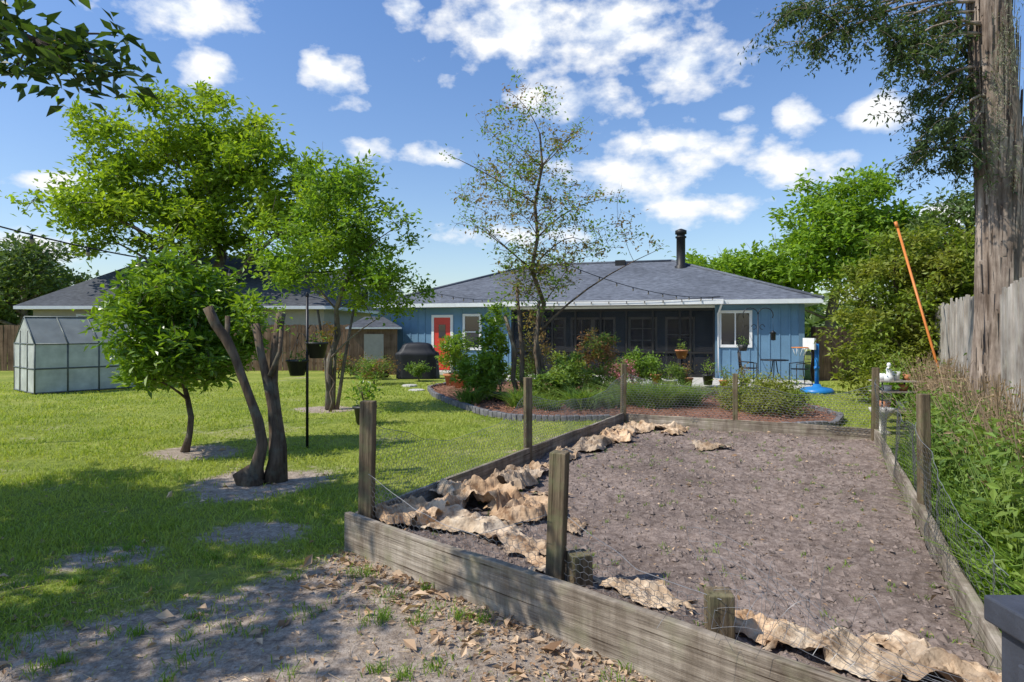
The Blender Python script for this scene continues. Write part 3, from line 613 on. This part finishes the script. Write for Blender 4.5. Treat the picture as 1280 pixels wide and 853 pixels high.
x=rng.uniform(-2.5,6.3,8000);y=rng.uniform(10.8,19.8,8000);ok=inpoly(x,y,MUL);x,y=x[ok],y[ok];b=B();b.leaves(np.stack([x,y,np.full(len(x),.14)+rng.normal(size=len(x))*.02],1),.07,0,.35,zs=.2);b.build('mulch_chips',[M['mulchc']])
b=B()
for k in range(n):
    p=dense[k];q=dense[(k+1)%n];L=np.hypot(*(q-p));rz=math.atan2(q[1]-p[1],q[0]-p[0]);mm=max(1,round(L/.17))
    for t in range(mm):
        c=p+(q-p)*(t+.5)/mm;b.box((c[0],c[1],.055+rng.uniform(-.01,.015)),(L/mm*.93,.10,.13),0,rz+rng.uniform(-.08,.08))
b.build('stone_edging',[M['stone']],bevel=.015)
p=np.array(PAT);pz=.045
V=np.concatenate([np.concatenate([p,np.full((4,1),-.05)],1),np.concatenate([p,np.full((4,1),pz)],1)])
mesh_np('patio',V,[(0,1,2,3)[::-1],(4,5,6,7),(0,1,5,4),(1,2,6,5),(2,3,7,6),(3,0,4,7)],[M['conc']])
b=B()
for (u,v) in ((521,489),(512,483)):
    Yd=1360/(v-411);b.lathe(((u-640)/800*Yd,Yd,0),[(.001,-.02),(.24,-.02),(.23,.035),(.21,.045),(.001,.045)],9,0,False)
b.build('stepping_stones',[M['conc']])
# ---------------------------------------------------------------- house
def hip(name,par,x0,x1,y0,y1,ze,zr,ins,ov,mat,fas,th=.14):
    a0,a1,c0,c1=x0-ov,x1+ov,y0-ov,y1+ov;ym=(y0+y1)/2
    V=[(a0,c0,ze),(a1,c0,ze),(a1,c1,ze),(a0,c1,ze),(x0+ins,ym,zr),(x1-ins,ym,zr)]
    me=bpy.data.meshes.new(name);V2=V+[(a,b_,ze-th) for a,b_,_ in V[:4]]
    me.from_pydata(V2,[],[(0,1,5,4),(1,2,5),(2,3,4,5),(3,0,4),(0,6,7,1),(1,7,8,2),(2,8,9,3),(3,9,6,0),(9,8,7,6)])
    me.materials.append(mat);me.materials.append(fas)
    for k,pl in enumerate(me.polygons): pl.material_index=0 if k<4 else 1
    ob=bpy.data.objects.new(name,me);scene.collection.objects.link(ob);ob.parent=par;return ob
house=empty('blue_ranch_house',(HO[0],HO[1],0),HR)
hip('roof',house,0,14.75,0,9,2.64,4.45,4.4,.5,M['roof'],M['trim'])
b=B()
for (p,q) in (((-.5,-.5,2.66),(4.4,4.5,4.47)),((15.25,-.5,2.66),(10.35,4.5,4.47)),((4.4,4.5,4.47),(10.35,4.5,4.47))): b.tube([p,q],.06,6,0)
b.build('ridge_caps',[M['roof']],house)
b=B();b.b2(0,14.75,2.9,9,0,2.49,0);b.b2(0,4.9,0,2.9,0,2.49,0);b.b2(12.04,14.75,0,2.9,0,2.49,0)
for x in np.arange(.2,4.9,.305): 
    if not(1.6<x<2.7 or 2.95<x<3.8): b.b2(x-.02,x+.02,-.02,.0,.05,2.48,0)
for x in np.arange(12.2,14.8,.305):
    if x<12.1 or x>13.25: b.b2(x-.02,x+.02,-.02,0,.05,2.48,0)
    else: b.b2(x-.02,x+.02,-.02,0,.05,1.02,0)
b.build('walls',[M['blue']],house)
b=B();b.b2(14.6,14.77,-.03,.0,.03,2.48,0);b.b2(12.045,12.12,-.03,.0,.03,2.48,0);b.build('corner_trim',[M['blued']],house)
b=B();b.b2(4.905,12.035,-.02,2.89,0,.06,0);b.build('porch_floor',[M['conc']],house)
b=B();b.b2(4.905,12.035,.0,2.89,2.40,2.48,0);b.build('porch_ceiling',[M['trim']],house)
b=B();b.b2(4.91,12.03,.075,.08,.1,2.3,0);b.build('porch_screen',[M['screen']],house)
b=B()
for x in (4.95,5.75,6.45,7.3,8.2,9.1,10.0,10.9,11.25,12.0): b.b2(x-.035,x+.035,.02,.09,.06,2.3,0)
b.b2(4.91,12.03,.015,.095,.06,.16,0);b.b2(4.91,12.03,.017,.093,.86,.92,0);b.b2(4.91,12.03,.015,.095,2.3,2.395,0)
b.build('porch_frame',[M['bronze']],house)
b=B();b.b2(5.6,7.2,1.6,2.2,.06,.5,1);b.b2(5.6,7.2,2.1,2.3,.5,.95,1);b.b2(9.0,10.2,1.0,1.9,.7,.75,0)
for sx in (9.05,10.15):
    for sy in (1.05,1.85): b.b2(sx-.03,sx+.03,sy-.03,sy+.03,.06,.7,0)
b.build('porch_furniture',[M['fenceb'],M['conc']],house)
b=B()
def window(b,x0,x1,z0,z1,y=0,grid=(1,1)):
    w=.09
    b.b2(x0,x1,y-.05,y,z0,z0+w,0);b.b2(x0,x1,y-.05,y,z1-w,z1,0);b.b2(x0,x0+w,y-.048,y,z0+w,z1-w,0);b.b2(x1-w,x1,y-.048,y,z0+w,z1-w,0)
    b.b2(x0+w,x1-w,y-.018,y-.004,z0+w,z1-w,1)
    for k in range(1,grid[0]): 
        xx=x0+(x1-x0)*k/grid[0];b.b2(xx-.02,xx+.02,y-.035,y-.019,z0+w,z1-w,0)
    for k in range(1,grid[1]):
        z=z0+(z1-z0)*k/grid[1];b.b2(x0+w,x1-w,y-.034,y-.019,z-.02,z+.02,0)
window(b,12.15,13.2,1.08,2.3,0,(2,1));window(b,3.0,3.75,.9,2.25,0,(1,2))
for x0,x1,z0 in ((5.3,6.3,.9),(6.5,7.4,.1),(7.4,8.3,.1),(8.8,9.9,.8),(10.2,11.3,.1)): window(b,x0,x1,z0,2.15,2.9,(2,3))
b.build('windows',[M['white'],M['glass']],house)
b=B();b.b2(1.82,2.5,-.03,-.003,.14,2.12,1);b.b2(1.72,1.82,-.05,0,.1,2.22,0);b.b2(2.5,2.6,-.05,0,.1,2.22,0);b.b2(1.82,2.5,-.05,0,2.12,2.22,0)
b.b2(2.02,2.30,-.042,-.031,1.35,1.85,2);b.b2(2.38,2.43,-.07,-.031,1.0,1.06,3);b.b2(1.9,2.4,-.038,-.031,.3,1.1,1)
b.build('front_door',[M['white'],M['red_d'],M['glass'],M['black']],house)
b=B();b.b2(1.5,2.8,-.8,-.06,0,.12,0);b.build('door_step',[M['conc']],house,bevel=.01)
b=B();b.b2(4.5,12.3,-.62,-.503,2.5,2.62,0);b.b2(4.5,12.3,-.6,-.52,2.625,2.66,0)
b.tube([(12.25,-.56,2.5),(12.2,-.3,2.35),(12.14,-.08,2.2),(12.14,-.08,.1)],.035,8,0)
b.build('gutter',[M['white']],house)
b=B();c=(10.75,3.6,0)
b.lathe(c,[(.25,3.85),(.24,4.15),(.17,4.2),(.17,5.25),(.21,5.26),(.21,5.32),(.16,5.33),(.16,5.4),(.22,5.41),(.22,5.55),(.05,5.62),(.001,5.62)],20,0)
for px_,py_ in ((6.2,3.3),(4.5,2.9)): b.lathe((px_,py_,0),[(.06,3.2),(.06,4.3),(.001,4.3)],10,0)
b.b2(8.1,8.5,4.05,4.35,4.1,4.52,0)
b.build('chimney_pipe',[M['bronze']],house)
def neighbour(name,x,y,w,d,ze,zr,ins,wm,rz=0):
    e=empty(name,(x,y,0),rz);hip('roof',e,0,w,0,d,ze,zr,ins,.5,M['roofn'],M['trim'])
    b=B();b.b2(0,w,0,d,0,ze-.14,0);b.build('walls',[M[wm]],e)
    b=B()
    for k in range(3): window(b,w*(.15+.28*k),w*(.15+.28*k)+1.1,.9,ze-.35,0,(2,2))
    b.build('windows',[M['white'],M['glass']],e)
neighbour('neighbour_house',-21.4,28.6,13,9.5,2.7,5.5,3.0,'beige')
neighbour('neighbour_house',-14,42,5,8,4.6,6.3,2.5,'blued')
e=empty('garden_shed',(-5.9,23.3,0),.2);hip('roof',e,0,1.7,0,1.8,1.75,2.15,.5,.15,M['roofn'],M['trim'],.06);b=B();b.b2(0,1.7,0,1.8,0,1.69,0);b.b2(.5,1.2,-.03,-.002,.05,1.5,1);b.build('walls',[M['fenceb'],M['beige']],e)
def fence(name,p,q,h,w,mat,jit=.02,skip=None,gap=.008,side=1):
    p=np.array(p,float);q=np.array(q,float);L=np.hypot(*(q-p));d=(q-p)/L;n=int(L/w);rz=math.atan2(d[1],d[0]);b=B();nr=np.array([-d[1],d[0]])*side
    for k in range(n):
        c=p+d*(k+.5)*w
        if skip and np.hypot(*(c-np.array(skip[:2])))<skip[2]: continue
        hh=h+rng.normal()*jit;b.box((c[0]+rng.normal()*.004,c[1],hh/2),(w-gap-abs(rng.normal())*.006,.02,hh),0,rz+rng.normal()*.02,tilt=rng.normal()*.006)
    for z in (.3,h*.55,h-.25): 
        c=(p+q)/2+nr*.04;b.box((c[0],c[1],z),(L,.04,.09),0,rz)
    for k in range(int(L/2.4)+1):
        c=p+d*min(L,k*2.4)+nr*.11;b.box((c[0],c[1],(h+.02)/2),(.09,.09,h+.02),0,rz)
    return b.build(name,[M[mat]])
dd=np.array([.478,.878]);f0=np.array([5.2,6.5])
fence('weathered_wood_fence',f0-dd*5.5,f0+dd*15.5,2.18,.145,'fenceg',.03,(5.98,7.85,.34),.012,side=-1)
fence('brown_wood_fence',(-34,25.8),(-4.9,25.8),1.85,.15,'fenceb',.012)
fence('side_gate_fence',(9.9,20.9),(12.8,21.4),1.75,.14,'fenceb',.01)
# ---------------------------------------------------------------- greenhouse
g=empty('greenhouse',(-12.2,16.35,0),math.radians(50))
Wd,Dp,wh,rh=2.9,1.9,1.3,2.0
b=B();t=.004
b.b2(.02,Wd-.02,-t,0,.05,wh,0);b.b2(.02,Wd-.02,Dp,Dp+t,.05,wh,0);b.b2(-t,0,.02,Dp-.02,.05,wh,0);b.b2(Wd,Wd+t,.02,Dp-.02,.05,wh,0)
for xx in (0,Wd): b.add([(xx,0,wh),(xx,Dp,wh),(xx,Dp/2+.01,rh),(xx,Dp/2-.01,rh)],[(0,1,2,3)],0)
b.add([(0,-.03,wh),(Wd,-.03,wh),(Wd,Dp/2,rh),(0,Dp/2,rh)],[(0,1,2,3)],1);b.add([(0,Dp+.03,wh),(Wd,Dp+.03,wh),(Wd,Dp/2,rh),(0,Dp/2,rh)],[(3,2,1,0)],1)
b.build('panels',[M['poly'],M['polyr']],g)
b=B();r=.02
for k in range(5):
    x=Wd*k/4
    b.tube([(x,-.01,0),(x,-.01,wh)],r,4,0);b.tube([(x,Dp+.01,0),(x,Dp+.01,wh)],r,4,0);b.tube([(x,-.035,wh),(x,Dp/2,rh+.01)],r,4,0);b.tube([(x,Dp+.035,wh),(x,Dp/2,rh+.01)],r,4,0)
for z in (.04,.66,wh):
    for yy in (-.01,Dp+.01): b.tube([(0,yy,z),(Wd,yy,z)],r,4,0)
    for xx in (-.01,Wd+.01): b.tube([(xx,0,z),(xx,Dp,z)],r,4,0)
b.tube([(0,Dp/2,rh+.012),(Wd,Dp/2,rh+.012)],.025,4,0)
for xx in (-.01,Wd+.01):
    for yy in (.6,1.3): b.tube([(xx,yy,0),(xx,yy,wh+.35)],r,4,0)
b.build('frame',[M['steel']],g)
b=B();b.b2(.2,Wd-.2,Dp-.6,Dp-.15,.7,.74,0);b.b2(.25,.3,Dp-.55,Dp-.5,0,.7,0);b.b2(Wd-.3,Wd-.25,Dp-.55,Dp-.5,0,.7,0);b.build('shelf',[M['fenceb']],g)
# ---------------------------------------------------------------- objects
b=B();x,y,_=W(384,560,9.13)
b.tube([(x,y,0),(x,y,2.15)],.02,8,0);b.lathe((x,y,2.15),[(.02,0),(.03,.03),(.001,.08)],8,0)
for sx,zt,zp in ((1,1.75,1.28),(-1,1.62,1.03)):
    b.tube([(x,y,zt-.08),(x+sx*.05,y,zt),(x+sx*.11,y,zt+.01),(x+sx*.14,y,zt-.06)],.006,5,0)
    xp=x+sx*.14;b.lathe((xp,y,zp),[(.001,0),(.10,0),(.15,.2),(.16,.2),(.16,.225),(.14,.225),(.001,.19)],16,1)
    for k in range(3):
        a=k*2.1;b.tube([(xp,y,zt-.05),(xp+math.cos(a)*.15,y+math.sin(a)*.15,zp+.22)],.003,4,0)
    P=np.array([xp,y,zp+.27])+rng.normal(size=(50,3))*np.array([.09,.09,.05]);b.leaves(P,.06,2)
b.build('shepherd_hook_planter',[M['black'],M['potblack'],M['shrub']])
potted('potted_plant',-2.62,11.4,0,.2,.33,'citrus','potblack',.5,10,.11)
potted('potted_plant',-1.62,18.0,.08,.3,.35,'shrub','terra',.3,6)
for (u,v,Yd,r,h,m_,pm) in ((858,478,17.2,.17,.3,'red','terra'),(655,492,14.0,.16,.3,'shrub','terra'),(690,500,13.6,.14,.22,'shrub','terra'),(760,488,15,.16,.3,'red','potblack'),(730,495,14.2,.18,.28,'shrub','terra'),(625,500,13.8,.15,.25,'shrub','potblack'),(575,480,17.0,.17,.28,'weed','terra'),(600,490,15.2,.15,.25,'red','terra'),(775,480,18.2,.2,.35,'weed','potblack'),(820,480,18.6,.16,.3,'shrub','terra'),(480,470,21.3,.2,.3,'shrub','potblack'),(905,478,17.6,.13,.2,'weed','terra'),(790,480,16.2,.16,.25,'pink','terra'),(838,480,16.6,.18,.3,'shrub','conc'),(885,480,18.4,.16,.3,'citrus','potblack'),(712,490,15.4,.17,.3,'pink','conc'),(930,480,18.0,.14,.22,'red','potblack'),(460,470,22,.2,.3,'red','terra')):
    potted('potted_plant',(u-640)/800*Yd,Yd,.08,r,h,m_,pm,.38,7)
b=B();x,y=(852-640)/800*17.5,17.5
b.lathe((x,y,.88),[(.001,0),(.11,0),(.17,.2),(.18,.2),(.18,.24),(.001,.2)],16,1)
for a in (0,2.1,4.2): b.tube([(x+.12*math.cos(a),y+.12*math.sin(a),.88),(x+.2*math.cos(a),y+.2*math.sin(a),0.05)],.01,5,0)
P=np.array([x,y,1.2])+rng.normal(size=(60,3))*.08;b.leaves(P,.08,2);b.build('plant_stand',[M['black'],M['terra'],M['shrub']])
gx,gy=-3.2,21.7;n=40;a=np.linspace(0,2*math.pi,n,endpoint=False);V=[]
for s,z in ((1.0,.03),(.97,.3),(.95,.6),(1.0,.8),(1.0,.88),(.86,.93),(.74,1.05),(.68,1.14),(.56,1.2),(.3,1.23),(.01,1.24)):
    e=.42;cxx=np.sign(np.cos(a))*np.abs(np.cos(a))**e;syy=np.sign(np.sin(a))*np.abs(np.sin(a))**e
    wr=1+.05*np.sin(a*9+z*2)*(1 if z<.85 else .3)+.02*np.sin(a*17)
    V.append(np.stack([gx+cxx*.7*s*wr,gy+syy*.36*s*wr,np.full(n,z)],1))
V=np.concatenate(V);i=np.arange(10)[:,None]*n;j=np.arange(n)[None];j2=(j+1)%n
b=B();b.add(V,np.stack([i+j,i+j2,i+n+j2,i+n+j],-1).reshape(-1,4),0,True)
for sx in (-.5,.5): b.lathe((gx+sx,gy-.2,.0),[(.001,0),(.05,0),(.05,.06),(.001,.06)],8,0)
b.build('covered_grill',[M['blackcloth']])
def chair(name,x,y,rz):
    b=B();s=.21
    for sx in (-s,s):
        b.tube([(sx,-s,0),(sx,-s,.45)],.015,6);b.tube([(sx,s+.06,0),(sx,s,.45),(sx*.95,s+.05,.92)],.015,6)
        b.tube([(sx,-s,.62),(sx,s,.66)],.014,6);b.tube([(sx,-s,.45),(sx,-s,.62)],.014,6)
    b.lathe((0,0,.45),[(.001,0),(.24,0),(.25,.012),(.24,.025),(.001,.025)],14)
    b.tube([(-s*.95,s+.05,.92),(0,s+.07,1.0),(s*.95,s+.05,.92)],.015,6)
    for k in (-.1,-.03,.04,.11): b.tube([(k,s,.47),(k,s+.06,.95)],.008,4)
    for z in (.6,.75): b.tube([(-s,s+.03,z),(s,s+.03,z)],.008,4)
    return b.build(name,[M['black']],loc=(x,y,.045),rotz=rz)
chair('patio_chair',7.15,19.4,1.4);chair('patio_chair',8.5,18.9,-1.5)
b=B();b.lathe((7.85,19.15,.045),[(.001,.70),(.40,.70),(.41,.715),(.40,.73),(.001,.73)],24,0)
for k in range(3):
    a=k*2.09;b.tube([(7.85+.05*math.cos(a),19.15+.05*math.sin(a),.74),(7.85+.1*math.cos(a),19.15+.1*math.sin(a),.4),(7.85+.3*math.cos(a),19.15+.3*math.sin(a),.045)],.015,6,0)
b.build('bistro_table',[M['black']])
b=B();x,y=7.15,18.6
b.tube([(x,y,0),(x,y,2.1)],.016,6,0)
for sx in (-1,1):
    t=np.linspace(0,math.pi*1.15,10);b.tube([(x+sx*(.22-.22*math.cos(q)),y,2.1+.2*math.sin(q)) for q in t],.013,5,0)
    t=np.linspace(0,5,12);b.tube([(x+sx*(.12+.07*math.cos(q)),y,1.75+.07*math.sin(q)) for q in t],.01,5,0)
b.lathe((x-.44,y,1.05),[(.001,0),(.1,0),(.15,.18),(.001,.18)],12,1);b.tube([(x-.43,y,1.95),(x-.44,y,1.23)],.004,4,0)
P=np.array([x-.44,y,1.3])+rng.normal(size=(70,3))*.09;b.leaves(P,.07,2)
b.lathe((x+.44,y,1.35),[(.001,0),(.07,.02),(.07,.2),(.10,.22),(.001,.3)],10,0);b.tube([(x+.43,y,1.95),(x+.44,y,1.65)],.004,4,0)
b.build('shepherd_hook_stand',[M['black'],M['potblack'],M['shrub']])
b=B();x,y=8.05,16.9
b.lathe((x,y,.0),[(.001,0.0),(.42,.0),(.43,.06),(.36,.13),(.12,.17),(.08,.24),(.001,.24)],20,0)
b.tube([(x,y,.2),(x,y,1.3)],.055,12,0);b.tube([(x,y,.62),(x,y,.7)],.07,12,0)
b.tube([(x,y,1.2),(x-.2,y,1.3)],.03,8,0)
b.box((x-.2,y,1.3),(.05,.5,.30),1,.15);t=np.linspace(0,6.283,17)
b.tube([(x-.45+.2*math.cos(q),y+.2*math.sin(q),1.2) for q in t],.014,6,2)
for q in t[:-1:2]: b.tube([(x-.45+.2*math.cos(q),y+.2*math.sin(q),1.2),(x-.45+.11*math.cos(q+.3),y+.11*math.sin(q+.3),.98)],.005,4,1)
b.build('toy_basketball_hoop',[M['bluepl'],M['white'],M['orangep']])
b=B();q=np.array(W(1122,285,12.3));b.tube([(7.62,11,0),q],.022,8,0);b.tube([q,q+(-.03,.02,.12)],.03,8,0);b.build('leaning_orange_pole',[M['orangep']])
b=B();x,y=6.5,10.9
for sx in (-.28,.28):
    for sy in (-.15,.15): b.tube([(x+sx,y+sy,0),(x+sx,y+sy,.82)],.012,6,0)
for z in (.3,.62,.8): b.b2(x-.32,x+.32,y-.19,y+.19,z,z+.02,3)
for dx,z,r,h,m_ in ((-.2,.82,.08,.12,1),(.02,.82,.09,.15,1),(.22,.82,.07,.1,2),(-.15,.32,.1,.15,2),(.15,.32,.1,.14,1),(-.1,.64,.07,.1,1),(.16,.64,.08,.11,2)):
    b.lathe((x+dx,y,z),[(.001,0),(r*.7,0),(r,h),(r*.8,h),(.001,h*.8)],14,m_)
P=np.array([x,y,1.0])+rng.normal(size=(160,3))*np.array([.2,.12,.07]);b.leaves(P,.07,4)
b.build('plant_shelf',[M['black'],M['white'],M['terra'],M['fenceg'],M['shrub']])
b=B();b.lathe((5.95,10.3,0),[(.001,0),(.13,0),(.13,.04),(.06,.08),(.05,.2),(.1,.27),(.17,.36),(.19,.42),(.17,.42),(.001,.36)],20,0)
b.build('white_urn',[M['conc']])
b=B();s_=.26;o_=(6.36,10.8,.82)
b.lathe(o_,[(r*s_,z*s_) for r,z in ((.001,0),(.3,0),(.26,.3),(.16,.45),(.15,.6),(.18,.72),(.13,.85),(.07,.9),(.12,.96),(.13,1.05),(.08,1.16),(.001,1.18))],16,0)
b.build('garden_ornament',[M['white']])
b=B();b.b2(1.45,2.15,1.2,1.9,0,.82,0);b.b2(1.42,2.18,1.17,1.93,.823,.90,0)
for yy in (1.35,1.5,1.65,1.8): b.b2(1.435,1.449,yy-.02,yy+.02,.1,.75,0)
b.build('grey_storage_bin',[M['bin']],bevel=.012)
b=B()
def strip(n,y0,y1,m0,m1):
    y=rng.uniform(y0,y1,n);xl=Bc[0]+(y-Bc[1])*(C[0]-Bc[0])/(C[1]-Bc[1])+.1;xr=f0[0]+(y-f0[1])*dd[0]/dd[1]-.08
    f=rng.uniform(m0,m1,n);return xl+(xr-xl)*f,y
x,y=strip(5600,2.6,8.2,.02,1);k=vn(x,y,1.3,3)>.28;x,y=x[k],y[k]
ed=np.clip((x-(Bc[0]+(y-Bc[1])*.4776)),.12,1.3)
b.blades(np.stack([x,y,0*x],1),rng.uniform(.25,.65,len(x))*np.clip(.3+ed*.85,.35,1.35),.028,0,.9,.6)
b.build('border_lilies',[M['weed']])
b=B();x,y=strip(900,3.0,8.5,.2,1);P=np.repeat(np.stack([x,y,rng.uniform(.1,.85,len(x))],1),9,0)+rng.normal(size=(len(x)*9,3))*.08;b.leaves(P,.09,0,.4)
for k in range(0,900,3): b.tube([(x[k],y[k],0),(x[k]+rng.normal()*.04,y[k],.45),(x[k]+rng.normal()*.09,y[k]+rng.normal()*.09,.85)],[.006,.005,.003],3,0)
b.build('border_weeds',[M['shrub']])
b=B();x,y=strip(1500,4.2,12,.6,1.0);h=rng.uniform(.5,1.25,len(x));P0=np.stack([x,y,0*x],1);P1=P0+np.stack([rng.normal(size=len(x))*.22,rng.normal(size=len(x))*.22,h],1);b.prisms(P0,P1,.0035)
s=rng.random(2800);k=rng.integers(0,len(x),2800);P=P0[k]*(1-s[:,None])+P1[k]*s[:,None];b.leaves(P,.07,0,.35,zs=.8);b.leaves(P[:1300]+rng.normal(size=(1300,3))*.06,.09,1,.4)
P2_=P+rng.normal(size=P.shape)*.13;b.prisms(P,P2_,.002);b.build('dry_vines',[M['dry'],M['shrub']])
b=B()
def swag(p,q,sag,n=14,r=.008,k_=1.):
    p=np.array(p);q=np.array(q);t=np.linspace(0,1,25)[:,None];c=p+(q-p)*t-np.array([0,0,1.])*sag*4*t*(1-t);b.tube(c,r,4,0)
    for k in range(1,n):
        tt=k/n;e=p+(q-p)*tt-np.array([0,0,sag*4*tt*(1-tt)]);b.lathe((e[0],e[1],e[2]-.1*k_),[(.001,0),(.02*k_,.02*k_),(.022*k_,.05*k_)],8,1);b.lathe((e[0],e[1],e[2]-.05*k_),[(.018*k_,0),(.014*k_,.05*k_),(.001,.05*k_)],8,0)
swag((-8.6,9.0,3.55),(-3.6,13.4,2.9),.35,9,.012,1.5)
swag((-3.5,13.5,3.1),H(4.6,-.6)+(2.75,),.25,12);swag(H(4.6,-.6)+(2.75,),(.55,14.2,3.4),.25,8);swag((.6,14.2,3.4),H(12.3,-.6)+(2.75,),.35,12,.01);swag(H(5,-.66)+(2.72,),H(12.2,-.66)+(2.72,),.1,12)
b.build('string_lights',[M['black'],M['bulb']])
b=B();p=np.array([-8.6,9.0,0]);b.tube([p,p+(0,0,3.6)],.04,8);b.build('light_pole',[M['fenceb']])
# ---------------------------------------------------------------- camera, light, sky
cam=bpy.data.cameras.new('camera');co=bpy.data.objects.new('camera',cam);scene.collection.objects.link(co)
co.location=(0,0,CH);co.rotation_euler=(math.radians(90),0,0);cam.sensor_width=36;cam.lens=22.5;cam.shift_y=-15.5/1280;cam.clip_end=3000;scene.camera=co
EL=math.radians(50);AZ=math.radians(18)
S=Vector((-math.cos(EL)*math.cos(AZ),-math.cos(EL)*math.sin(AZ),math.sin(EL)))
sl=bpy.data.lights.new('sun','SUN');sl.energy=5.0;sl.angle=math.radians(.5);sl.color=(1,.95,.86)
so=bpy.data.objects.new('sun',sl);scene.collection.objects.link(so);so.rotation_euler=S.to_track_quat('Z','Y').to_euler();so.location=(-20,0,30)
w=bpy.data.worlds.new('World');scene.world=w;w.use_nodes=True;nt=w.node_tree;bg=nt.nodes['Background']
sky=N(nt,'ShaderNodeTexSky');sky.sky_type='NISHITA';sky.sun_disc=False;sky.sun_elevation=EL;sky.sun_rotation=math.radians(252);sky.ozone_density=2.0;sky.air_density=1.0;sky.dust_density=.8
tc=N(nt,'ShaderNodeTexCoord').outputs['Generated'];sx=N(nt,'ShaderNodeSeparateXYZ');nt.links.new(tc,sx.inputs[0])
def mth(op,a,b_=None):
    q=N(nt,'ShaderNodeMath',operation=op)
    for k,v in enumerate((a,b_)):
        if v is None: continue
        if isinstance(v,(int,float)): q.inputs[k].default_value=v
        else: nt.links.new(v,q.inputs[k])
    return q.outputs[0]
az=mth('ARCTAN2',sx.outputs[0],sx.outputs[1]);el=mth('ARCSINE',sx.outputs[2])
cb=N(nt,'ShaderNodeCombineXYZ');nt.links.new(az,cb.inputs[0]);nt.links.new(el,cb.inputs[1]);ve=cb.outputs[0]
clouds=[(650,30,95,60),(760,35,110,45),(860,80,75,32),(715,125,75,26),(850,180,100,24),(800,215,100,26),(870,262,90,18),(1003,148,32,21),(1095,145,42,24),(1000,208,65,26),(420,97,36,32),(455,190,34,14),(540,195,34,14),(225,12,90,32),(268,85,42,22),(45,228,60,13),(918,143,24,10),(508,10,22,22),(640,295,80,12),(1180,270,60,14),(20,305,90,18)]
acc=None
for (u,v,ru,rv) in clouds:
    a0=math.atan((u-640)/800);e0=math.atan((411-v)/math.hypot(800,u-640))
    k=math.cos(a0)
    ra=ru/800*k*k;re=rv/800*k
    s1=N(nt,'ShaderNodeVectorMath',operation='SUBTRACT');nt.links.new(ve,s1.inputs[0]);s1.inputs[1].default_value=(a0,e0,0)
    s2=N(nt,'ShaderNodeVectorMath',operation='MULTIPLY');nt.links.new(s1.outputs[0],s2.inputs[0]);s2.inputs[1].default_value=(1/ra,1/re,0)
    s3=N(nt,'ShaderNodeVectorMath',operation='LENGTH');nt.links.new(s2.outputs[0],s3.inputs[0])
    q=mth('SUBTRACT',1.0,s3.outputs['Value']);acc=q if acc is None else mth('MAXIMUM',acc,q)
acc=mth('MAXIMUM',acc,-.8)
nz=noise(nt,14,6,vec=ve,rough=.55,sc=(1,1.6,1))
dn=mth('ADD',acc,mth('MULTIPLY',mth('SUBTRACT',nz,.47),3.6))
mask=ramp(nt,dn,[(-.0,(0,0,0)),(.4,(.5,.5,.5)),(.85,(1,1,1))])
shade=ramp(nt,nz,[(.38,(.76,.83,.94)),(.56,(1,1,1))])
haze=ramp(nt,el,[(0.0,(1.1,1.1,1.08)),(.25,(.94,1.05,1.2)),(.6,(.78,1.03,1.35))])
skyc=mixc(nt,1.,sky.outputs[0],haze,'MULTIPLY')
cc=mixc(nt,1.,shade,(7.2,7.3,7.4),'MULTIPLY')
fin=mixc(nt,mask,skyc,cc)
nt.links.new(fin,bg.inputs[0]);bg.inputs[1].default_value=.145
scene.view_settings.view_transform='Standard';scene.view_settings.look='None';scene.view_settings.exposure=0
